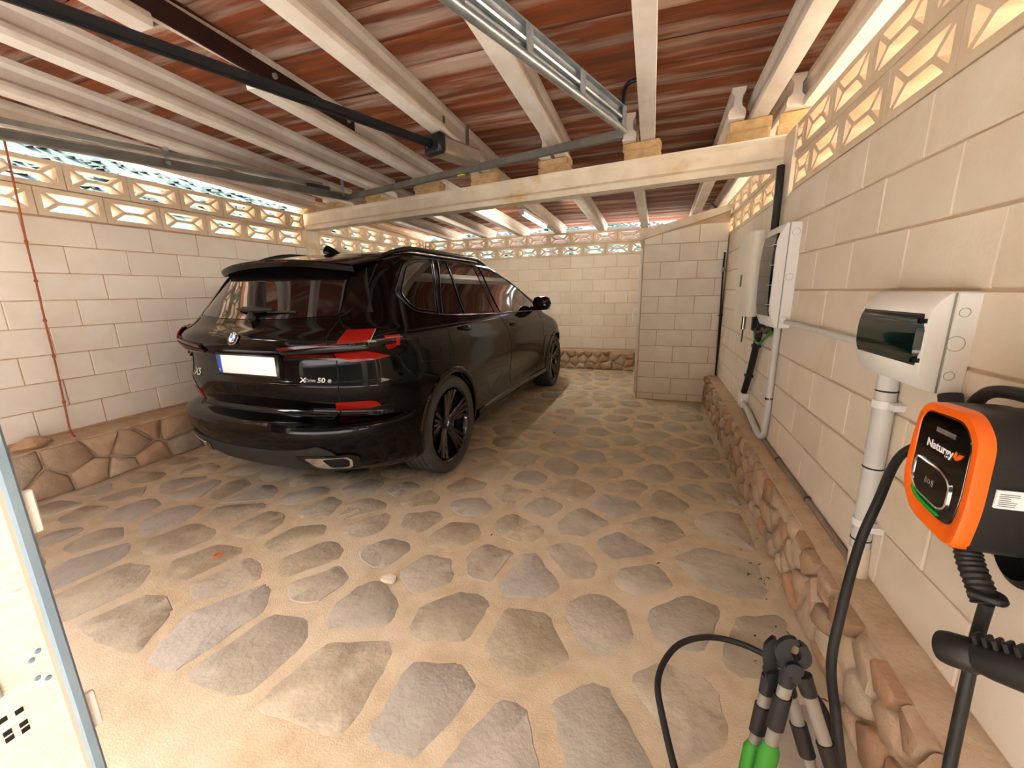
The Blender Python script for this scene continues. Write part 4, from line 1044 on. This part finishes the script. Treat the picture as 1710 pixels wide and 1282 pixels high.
MB().tube(spline([(.735,3.45,1.08),(.735,3.38,1.00),(.73,3.25,.985),(.73,3.10,1.04),(.74,3.0,1.10),(.745,2.98,1.135)],6),.009,8).build('wire',M['greenw'],wg,smooth=50)
wr2=thing('red_wire','dark red and black wires bundled under the distribution board','wire',(.73,3.25,1.10))
MB().tube(spline([(.735,3.47,1.10),(.735,3.36,1.06),(.735,3.2,1.085),(.74,3.08,1.115)],6),.006,8).build('wire',M['redw'],wr2,smooth=50)
MB().tube(spline([(.745,3.22,1.09),(.745,3.10,1.085),(.75,2.98,1.12)],5),.022,10).build('corrugated_sleeve',M['cable'],wr2,smooth=50)
# conduits
hs_=thing('black_conduit','black corrugated conduit bending down from the beam end behind the boxes','conduit',(.74,3.4,1.2))
MB().tube(spline([(.745,3.285,2.14),(.745,3.27,2.02),(.75,3.285,1.92),(.752,3.29,1.74),(.752,3.30,1.3),(.752,3.38,1.03),(.752,3.50,.75),(.752,3.63,.545)],8),.024,12).build('conduit_tube',M['cable'],hs_,smooth=50)
for z,y in ((.95,3.41),(.70,3.53)): MB().box((.725,y-.032,z-.012),(XR-.011,y+.032,z+.012),.003).build('clip',M['black'],hs_)
jb=thing('junction_box','small white junction box on the right wall above the stone plinth','junction box',(.76,3.66,.42))
MB().box((.735,3.60,.415),(XR-.001,3.72,.535),.006).build('box_body',M['plastic'],jb,smooth=40)
MB().box((.731,3.607,.422),(.736,3.713,.528),.002).build('box_lid',M['plastic'],jb)
p2=thing('grey_pipe','grey plastic pipe dropping from the distribution board and hooking along the plinth','pipe',(.76,2.97,.4))
MB().tube(spline([(.762,2.97,1.135),(.762,2.965,.8),(.762,2.96,.50),(.760,2.975,.405),(.755,3.05,.375),(.752,3.2,.40),(.750,3.45,.445),(.750,3.60,.455)],7),.020,12).build('pipe_tube',M['pvc'],p2,smooth=50)
MB().lathe([(.0205,-.008),(.023,-.006),(.023,.006),(.0205,.008)],(.762,2.965,.66),(0,0,1),14).build('pipe_clip',M['dark'],p2)
p3=thing('grey_pipe','horizontal grey pipe joining the distribution board to the small fuse box','pipe',(.765,2.3,1.16))
MB().tube([(.765,2.84,1.168),(.765,1.71,1.160)],.014,12).build('pipe_tube',M['pvc'],p3,smooth=50)
p4=thing('grey_pipe','thick grey pipe with two clamps dropping from the small fuse box','pipe',(.76,1.63,.7))
MB().tube([(.755,1.635,1.09),(.757,1.615,.46)],.029,16).build('pipe_tube',M['pvc'],p4,smooth=50)
MB().tube([(.757,1.615,.46),(.765,1.61,.33)],.031,14).build('mortar_collar',M['beam'],p4,smooth=50)
for z in (.985,.555):
    y=1.615+.02*(z-.46)/.63
    c_=MB().lathe([(.029,-.013),(.033,-.013),(.033,.013),(.029,.013)],(.756,y,z),(0,0,1),20).build('pipe_clamp',M['plastic'],p4,smooth=40)
    MB().box((.752,y-.065,z-.011),(XR-.001,y-.028,z+.011),.002).build('clamp_foot',M['plastic'],c_)
for z in (1.03,.76,.49): MB().lathe([(.029,-.003),(.0305,-.002),(.0305,.002),(.029,.003)],(.756,1.615+.02*(z-.46)/.63,z),(0,0,1),20).build('pipe_band',M['dark'],p4)
p5=thing('floor_conduit','dusty thin conduit lying along the wall foot on top of the right plinth','conduit',(.77,2.6,.35))
MB().tube(spline([(.772,3.66,.42),(.772,3.60,.372),(.772,3.0,.366),(.772,2.4,.36),(.772,1.9,.355),(.770,1.70,.352),(.766,1.64,.37)],5),.014,8).build('conduit_tube',M['pvcdirt'],p5,smooth=50)
for y in (2.15,2.65,3.15): MB().lathe([(.0145,-.007),(.017,-.005),(.017,.005),(.0145,.007)],(.772,y,.363),(0,1,0),12).build('conduit_clip',M['dark'],p5)
p6=thing('thin_black_pipe','thin black pipe running down the front of the corner shed','pipe',(.76,5.28,1.0))
MB().tube(spline([(.748,5.30,1.76),(.748,5.275,1.745),(.746,5.275,1.6),(.758,5.275,1.1),(.768,5.275,.60),(.770,5.275,.40),(.772,5.27,.372),(.778,5.25,.365)],5),.009,8).build('pipe_tube',M['dark'],p6,smooth=50)
MB().lathe([(0,-.03),(.016,-.02),(.019,0),(.016,.02),(0,.03)],(.747,5.275,1.58),(0,0,1),10).build('coupling',M['greyl'],p6,smooth=50)
MB().box((.735,5.27,1.06),(.785,5.285,1.072)).build('pipe_clip',M['dark'],p6)
p7=thing('black_hook','short black pipe stub poking over the shed roof slab','pipe',(.60,5.27,2.27))
MB().tube([(.555,5.262,2.31),(.60,5.262,2.26),(.64,5.262,2.225)],.012,8).build('hook',M['black'],p7)
# ------------------------------------------------------------------ charger
CX=.58
ch=thing('charging_station','orange-rimmed black electric car charger on the right wall','charger',(XR,1.01,.86))
def shape(s,dx,dz=0.):
    base=[(1.085,1.128),(.965,1.134),(.922,1.092),(.917,.955),(.929,.872),(.948,.860),(1.075,.872+.0),(1.118,.925),(1.121,1.0),(1.108,1.10)]
    c=(1.012,.997); return [(c[0]+(y-c[0])*s,c[1]+dz+(z-c[1])*s) for y,z in base]
def rsh(s,dz=0.): return [(y,z) for y,z in rounded(shape(s,0,dz),.05,4)]
# body
def RR(hw,hh,yc,zc,r): return rounded([(yc-hw,zc-hh),(yc+hw,zc-hh),(yc+hw,zc+hh),(yc-hw,zc+hh)],r,5)
MB().loft([[Vector((x,y,z)) for y,z in rsh(s)] for x,s in ((CX+.018,.985),(CX+.03,1.0),(CX+.10,1.005),(CX+.118,.995),(CX+.122,.97),(XR-.002,.97))]).build('charger_body',M['blackp'],ch,smooth=40)
bz=MB(); A_=rsh(1.0)
I_=rounded([(1.080,1.108),(.972,1.112),(.941,1.082),(.937,.965),(.950,.898),(1.050,.905),(1.096,.945),(1.094,1.085)],.045,4)
def resamp(poly,n,c=(1.012,1.005)):
    out=[]
    for k in range(n):
        a=2*PI*k/n; dx,dy=math.cos(a),math.sin(a); best=0
        for i in range(len(poly)):
            x1,y1=poly[i-1][0]-c[0],poly[i-1][1]-c[1]; x2,y2=poly[i][0]-c[0],poly[i][1]-c[1]; den=dx*(y2-y1)-dy*(x2-x1)
            if abs(den)<1e-12: continue
            t=(x1*(y2-y1)-y1*(x2-x1))/den; u=(x1*dy-y1*dx)/den
            if t>0 and -1e-9<=u<=1+1e-9: best=max(best,t)
        out.append((c[0]+dx*best,c[1]+dy*best))
    return out
A_=resamp(A_,72); I_=resamp(I_,72)
md_=lambda t:[(a[0]*(1-t)+b[0]*t,a[1]*(1-t)+b[1]*t) for a,b in zip(A_,I_)]
bz.loft([[Vector((x,y,z)) for y,z in r] for x,r in ((CX+.022,md_(.0)),(CX+.006,md_(.02)),(CX-.002,md_(.15)),(CX-.002,md_(.85)),(CX+.002,md_(1.0)),(CX+.02,md_(1.0)))],cap=False).build('bezel',M['orange'],ch,smooth=50,label='orange front bezel')
fp=MB().loft([[Vector((x,y,z)) for y,z in r] for x,r in ((CX+.02,md_(.98)),(CX+.0005,md_(1.0)),(CX-.0015,md_(1.06)))]).build('front_panel',M['glossp'],ch,smooth=40,label='glossy black front panel')
XF=CX-.002
# reader square with bright rim and green strip
sq=rounded([(1.078,1.004),(1.000,1.004-.003),(.968,.985),(.968,.935),(.985,.922),(1.060,.930),(1.083,.95),(1.083,.99)],.016,4)
MB().tube([(XF-.001,y,z) for y,z in sq],.0028,6,closed=True).build('reader_rim',M['chrome'],fp,smooth=50)
MB().prism([(XF-.0012,y,z) for y,z in sq],(.001,0,0)).build('reader_pad',M['glossp'],fp)
MB().tube(spline([(XF-.001,1.078,.936),(XF-.001,1.060,.920),(XF-.001,1.02,.912),(XF-.001,.982,.910)],5),[.0015]+[.0036]*14+[.0015],6).build('led_strip',M['led'],fp,smooth=50,label='green status light')
MB().tube([(XF-.001,1.028+.004*math.cos(a),.964+.004*math.sin(a)) for a in [2*PI*k/12 for k in range(12)]],.0006,5,closed=True).build('reader_symbol',M['groove'],fp)
for s_,r0 in ((1,.009),(-1,.009),(1,.013),(-1,.013)):
    MB().tube([(XF-.001,1.028+s_*r0*math.cos(a),.964+r0*math.sin(a)) for a in [-.6+1.2*k/6 for k in range(7)]],.0006,5).build('reader_symbol',M['groove'],fp)
def wtext(body,size,yc,zc,m,name,bold=0.):
    me=text_mesh(body,size,.0003,bold)
    for v in me.vertices: x,y,z=v.co; v.co=Vector((XF-.0006-z,yc-x,zc+y))-ORIG[ch]
    me.materials.append(m); return link(name,me,fp)
wtext('Naturgy',.0245,1.020,1.043,M['label'],'brand_lettering',.0005)
for pts in ([(.979,1.040),(.974,1.053),(.969,1.050),(.972,1.038)],[(.974,1.036),(.964,1.050),(.953,1.052),(.958,1.043),(.967,1.036)]):
    MB().prism([(XF-.0012,y,z) for y,z in pts],(.001,0,0)).build('butterfly_mark',M['orange'],fp)
MB().box((XF-.001,.985,1.073),(XF,1.040,1.083)).build('faded_tag',M['code'],fp)
MB().cyl((XF-.001,1.045,.915),(XF,1.045,.915),.0015,8).build('front_screw',M['chrome'],fp)
# side sticker on the flank facing the door
sk=MB().box((.612,.9135,.971),(.690,.9175,1.006)).build('rating_sticker',M['label'],ch,label='white rating sticker with fine print')
r_=random.Random(2)
for k in range(7): MB().box((.616,.9128,.9985-.0038*k),(.616+r_.uniform(.015,.028),.9136,.9996-.0038*k)).build('fine_print',M['ink'],sk)
for k in range(3): MB().box((.655,.9128,.998-.005*k),(.655+r_.uniform(.010,.018),.9136,.9992-.005*k)).build('fine_print',M['ink'],sk)
MB().tube(spline([(.70,1.15,1.02),(.69,1.148,1.095),(.685,1.115,1.140),(.685,1.06,1.158),(.69,.98,1.155),(.70,.91,1.12),(.71,.875,1.05),(.715,.87,.98)],8),.013,10).build('wrapped_cable',M['cable'],ch,smooth=50)
MB().lathe([(.045,-.03),(.060,-.02),(.060,.02),(.045,.03)],(.725,.97,.850),(1,0,0),24).build('cable_holder',M['black'],ch,smooth=40)
MB().tube([(.752,1.335,1.09),(.752,1.29,1.00)],.024,12).build('inlet_sleeve',M['cable'],ch,smooth=50)
# tail hose and gland
gl=MB(); pth=spline([(.62,.962,.866),(.62,.945,.840),(.622,.915,.81),(.625,.895,.785)],8)
gl.tube(pth,[.019+.0025*(i%2) for i in range(len(pth))],12); gl.build('gland',M['cable'],ch,smooth=30)
# charging cable
cc=thing('charging_cable','long black charging cable looping down from the charger onto the floor','cable',(.45,1.0,.3))
P=[(.70,1.16,1.02),(.66,1.22,.985),(.62,1.230,.938),(.56,1.156,.842),(.52,1.112,.745),(.47,1.025,.614),(.45,.98,.497),(.44,.891,.442-.02),(.44,.80,.28),(.42,.70,.06),(.34,.66,.016),(.24,.74,.016),(.165,.88,.03),(.105,1.075,.075),(.092,1.20,.10),(.155,1.335,.11),(.262,1.405,.115),(.380,1.41,.115),(.480,1.355,.12),(.553,1.264,.12),(.562,1.139,.12),(.56,1.0,.08),(.585,.86,.10),(.61,.83,.25),(.625,.872,.40),(.638,.905,.58),(.640,.915,.70),(.630,.900,.785)]
MB().tube(spline(P,9),.0104,12).build('cable_run',M['cable'],cc,smooth=50)
kn=MB().tube(spline([(.60,.90,.80),(.63,.875,.805),(.645,.905,.80),(.62,.92,.795)],5),.008,8,closed=False).build('cable_tie',M['black'],cc,smooth=50)
# plug resting in its wall socket
pg=thing('charging_plug','black charging plug in its holster below the charger','plug',(.66,.84,.70))
PO=Vector((.585,.905,.668)); ax=Vector((.50,-.72,.40)).normalized(); u_=Vector((0,0,1)); w_=ax.cross(u_).normalized(); u_=w_.cross(ax)
MB().lathe([(0,.0),(.021,0),(.023,.002),(.029,.002),(.031,.012),(.031,.050),(.026,.056),(.0,.056)],PO,ax,24).build('plug_ring',M['blackp'],pg,smooth=40)
rings=[]
for t,r,h in ((.05,.025,.026),(.075,.029,.031),(.11,.030,.033),(.15,.027,.031),(.19,.022,.026),(.24,.018,.020)):
    c=PO+ax*t+u_*(-.9*(t-.08)**2 if t>.08 else 0); rings.append([c+w_*r*math.cos(a)+u_*h*math.sin(a) for a in [2*PI*k/16 for k in range(16)]])
MB().loft(rings).build('plug_body',M['blackp'],pg,smooth=40)
for k in range(5):
    MB().obox(PO+ax*(.064+.014*k)+u_*.036,ax,w_,u_,(.0035,.013,.009),.002).build('grip_rib',M['blackp'],pg)
MB().obox(PO+ax*.095-w_*.0298,ax,w_,u_,(.008,.0012,.008),.001).build('plug_symbol',M['groove'],pg)
MB().box((.745,.70,.64),(XR-.001,.82,.84),.01).build('holster',M['blackp'],pg)
MB().obox(PO+ax*.225+Vector((.03,0,-.03)),(1,0,0),(0,1,0),(0,0,1),(.035,.02,.02),.006).build('holster_neck',M['blackp'],pg)
# ------------------------------------------------------------------ loppers
def lopper(label,P,Hl,Hr,tips,y,lean,green,cl,cr):
    t=thing('garden_lopper',label,'lopper',(P[0],y,0),'long-handled loppers')
    D=lambda q,o=0.: Vector((q[0],y+lean*(P[1]-q[1])+o,q[1]))
    pv=MB().cyl(D(P,-.014),D(P,.014),.016,16).build('pivot',M['dark'],t,smooth=40)
    MB().cyl(D((P[0]+.006,P[1]-.022),-.013),D((P[0]+.006,P[1]-.022),.013),.009,12).build('bolt',M['dark'],pv,smooth=40)
    (t1,w1),(t2,w2)=tips
    for nm,pts,th in (('blade',t1,.005),('hook_jaw',t2,.008)):
        sp_=spline([(a,0,b) for a,b,_ in pts],4); ws=[]
        for i in range(len(pts)-1):
            for k in range(4): u=k/4; ws.append(pts[i][2]*(1-u)+pts[i+1][2]*u)
        ws.append(pts[-1][2]); V=[];F=[]
        for i,q in enumerate(sp_):
            a=sp_[max(i-1,0)]; b=sp_[min(i+1,len(sp_)-1)]; tg=(b-a).normalized(); nn_=Vector((tg.z,0,-tg.x))
            for o in (-th,th):
                for s_ in (-1,1): r=q+nn_*ws[i]*s_; V.append(D((r.x,r.z),o))
        for i in range(len(sp_)-1):
            j=4*i; F+=[(j,j+1,j+5,j+4),(j+2,j+6,j+7,j+3),(j,j+4,j+6,j+2),(j+1,j+3,j+7,j+5)]
        F+=[(0,2,3,1),(len(V)-4,len(V)-3,len(V)-1,len(V)-2)]
        MB().add(V,F).build(nm,M['dark'],t,smooth=30)
    for (a,b),cz,lab in ((Hl,cl,'left'),(Hr,cr,'right')):
        A=D(a); B=D(b); dirv=(B-A).normalized(); sx=dirv.cross(Vector((0,1,0))).normalized(); sy=sx.cross(dirv)
        def ov(p0,p1,rw,rt): return MB().loft([[p+sx*rw*math.cos(q)+sy*rt*math.sin(q) for q in [2*PI*k/14 for k in range(14)]] for p in (p0,p1)])
        L=(B-A).length; at=lambda k: A+dirv*L*k
        h=ov(at(0),at(.62),.013,.009).build('handle_tube',M['alu'],t,smooth=40)
        ov(at(cz),at(cz+.15),.0165,.012).build('clamp_sleeve',M['black'],h,smooth=40,label='black plastic clamp sleeve')
        rr=[[p+sx*rw*math.cos(q)+sy*rt*math.sin(q) for q in [2*PI*k/14 for k in range(14)]] for p,rw,rt in ((at(.33 if lab=='left' else .52),.014,.010),(at(.37 if lab=='left' else .56),.021,.014),(at(.75),.018,.013),(at(.94),.020,.014),(at(1.),.014,.010))]
        MB().loft(rr).build('hand_grip',M['green'] if green else M['black'],t,smooth=40,label='green hand grip' if green else None)
        MB().loft([[A-dirv*.02+sx*.016*math.cos(q)+sy*.010*math.sin(q) for q in [2*PI*k/12 for k in range(12)]],[A+dirv*.028+sx*.0148*math.cos(q)+sy*.0108*math.sin(q) for q in [2*PI*k/12 for k in range(12)]]]).build('tang',M['dark'],t,smooth=40)
lopper('garden lopper with the larger hooked head, grey tubes and green grips, standing in front',(.306,.636),((.302,.612),(.283,.015)),((.333,.60),(.555,.015)),
       (([(.306,.630,.012),(.288,.655,.014),(.285,.680,.012),(.296,.697,.008),(.308,.690,.003)],0),([(.306,.640,.012),(.322,.655,.010),(.321,.678,.008),(.309,.692,.004),(.333,.625,.010)][:4],0)),.80,.06,True,.10,.24)
lopper('garden lopper with the slim pointed head standing behind, between plinth and cable loop',(.290,.560),((.285,.535),(.262,.015)),((.318,.545),(.50,.015)),
       (([(.290,.560,.012),(.280,.595,.012),(.278,.63,.011),(.283,.655,.003)],0),([(.290,.560,.012),(.312,.556,.010),(.328,.545,.010)],0)),.845,.02,True,.12,.18)
# ------------------------------------------------------------------ open door leaf at the left
dl=thing('door_leaf','white wood-grained steel door leaf standing open at the left edge','door',(-.70,.1,0))
DX=-.70; DE=.2235
MB().box((DX-.04,-.42,.02),(DX,DE-.006,2.08),.003).build('door_skin',M['doorw'],dl)
MB().box((DX-.02,DE-.010,.02),(DX+.005,DE+.004,2.08),.003).build('edge_seal',M['doorsteel'],dl,label='blue-grey edge seal')
MB().box((DX-.001,DE-.014,.02),(DX+.0015,DE-.010,2.08)).build('edge_strip',M['tanedge'],dl)
for z in (1.117,.813,.55,1.5): 
    MB().box((DX-.012,DE+.003,z-.028),(DX-.004,DE+.016,z+.028),.002).build('seal_clip',M['plastic'],dl)
for y,z in [(.174,.884),(.161,.886),(.174,.865),(.174,.856),(.161,.867),(.161,.858),(.1655,.969)]:
    MB().box((DX-.002,y-.0035,z-.0032),(DX+.0006,y+.0035,z+.0032)).build('vent_slot',M['hole'],dl)
la=MB().box((DX-.001,.14,.915),(DX+.003,.167,.945),.002).build('latch_plate',M['greyl'],dl,label='grey metal latch plate')
MB().box((DX+.002,.14,.922),(DX+.0045,.160,.929),.001).build('latch_lip',M['plastic'],la); MB().box((DX+.002,.14,.934),(DX+.0045,.162,.939),.001).build('latch_lip',M['plastic'],la)
for y,z in ((.202,.944),(.195,.937),(.195,.910),(.203,.902)): MB().lathe([(0,.002),(.0025,.0018),(.0034,0)],(DX,y,z),(1,0,0),10).build('rivet',M['doorsteel'],dl)
# ------------------------------------------------------------------ small things on the floor
rb=thing('rubber_ring','small orange rubber ring lying on the floor behind the car','ring',(-2.151,1.307,.006))
MB().tube([(-2.151+.017*math.cos(a),1.307+.024*math.sin(a),.008) for a in [2*PI*k/16 for k in range(16)]],.003,6,closed=True).build('ring',M['orange'],rb,smooth=50)
pc=thing('plaster_chip','white plaster crumb trodden onto the floor behind the car','plaster chip',(-1.147,1.429,.004))
r_=random.Random(8); MB().loft([[Vector((-1.147+.05*s*math.cos(a)*r_.uniform(.7,1.1),1.429+.035*s*math.sin(a)*r_.uniform(.7,1.1),z)) for a in [2*PI*k/10 for k in range(10)]] for s,z in ((1,.003),(.9,.010),(.5,.012))]).build('chip',M['beam'],pc)
lv=MB(); r_=random.Random(12)
for k in range(90):
    x=.64-abs(r_.gauss(0,.10)); y=r_.uniform(1.3,5.2); 
    if r_.random()<.25: x=r_.uniform(-.9,.6); y=r_.uniform(1.6,5.)
    a=r_.uniform(0,PI); l=r_.uniform(.005,.017); w=r_.uniform(.002,.005); u=Vector((math.cos(a),math.sin(a),r_.uniform(-.1,.1)))*l; v=Vector((-math.sin(a),math.cos(a),0))*w; c=Vector((x,y,.008))
    lv.add([c-u,c-v+Vector((0,0,.003)),c+u,c+v+Vector((0,0,.003))],[(0,1,2,3)])
lv.build('leaf_litter',M['leaf'],None,label='dry leaves and twigs scattered along the right plinth',cat='leaf litter',kind='stuff')
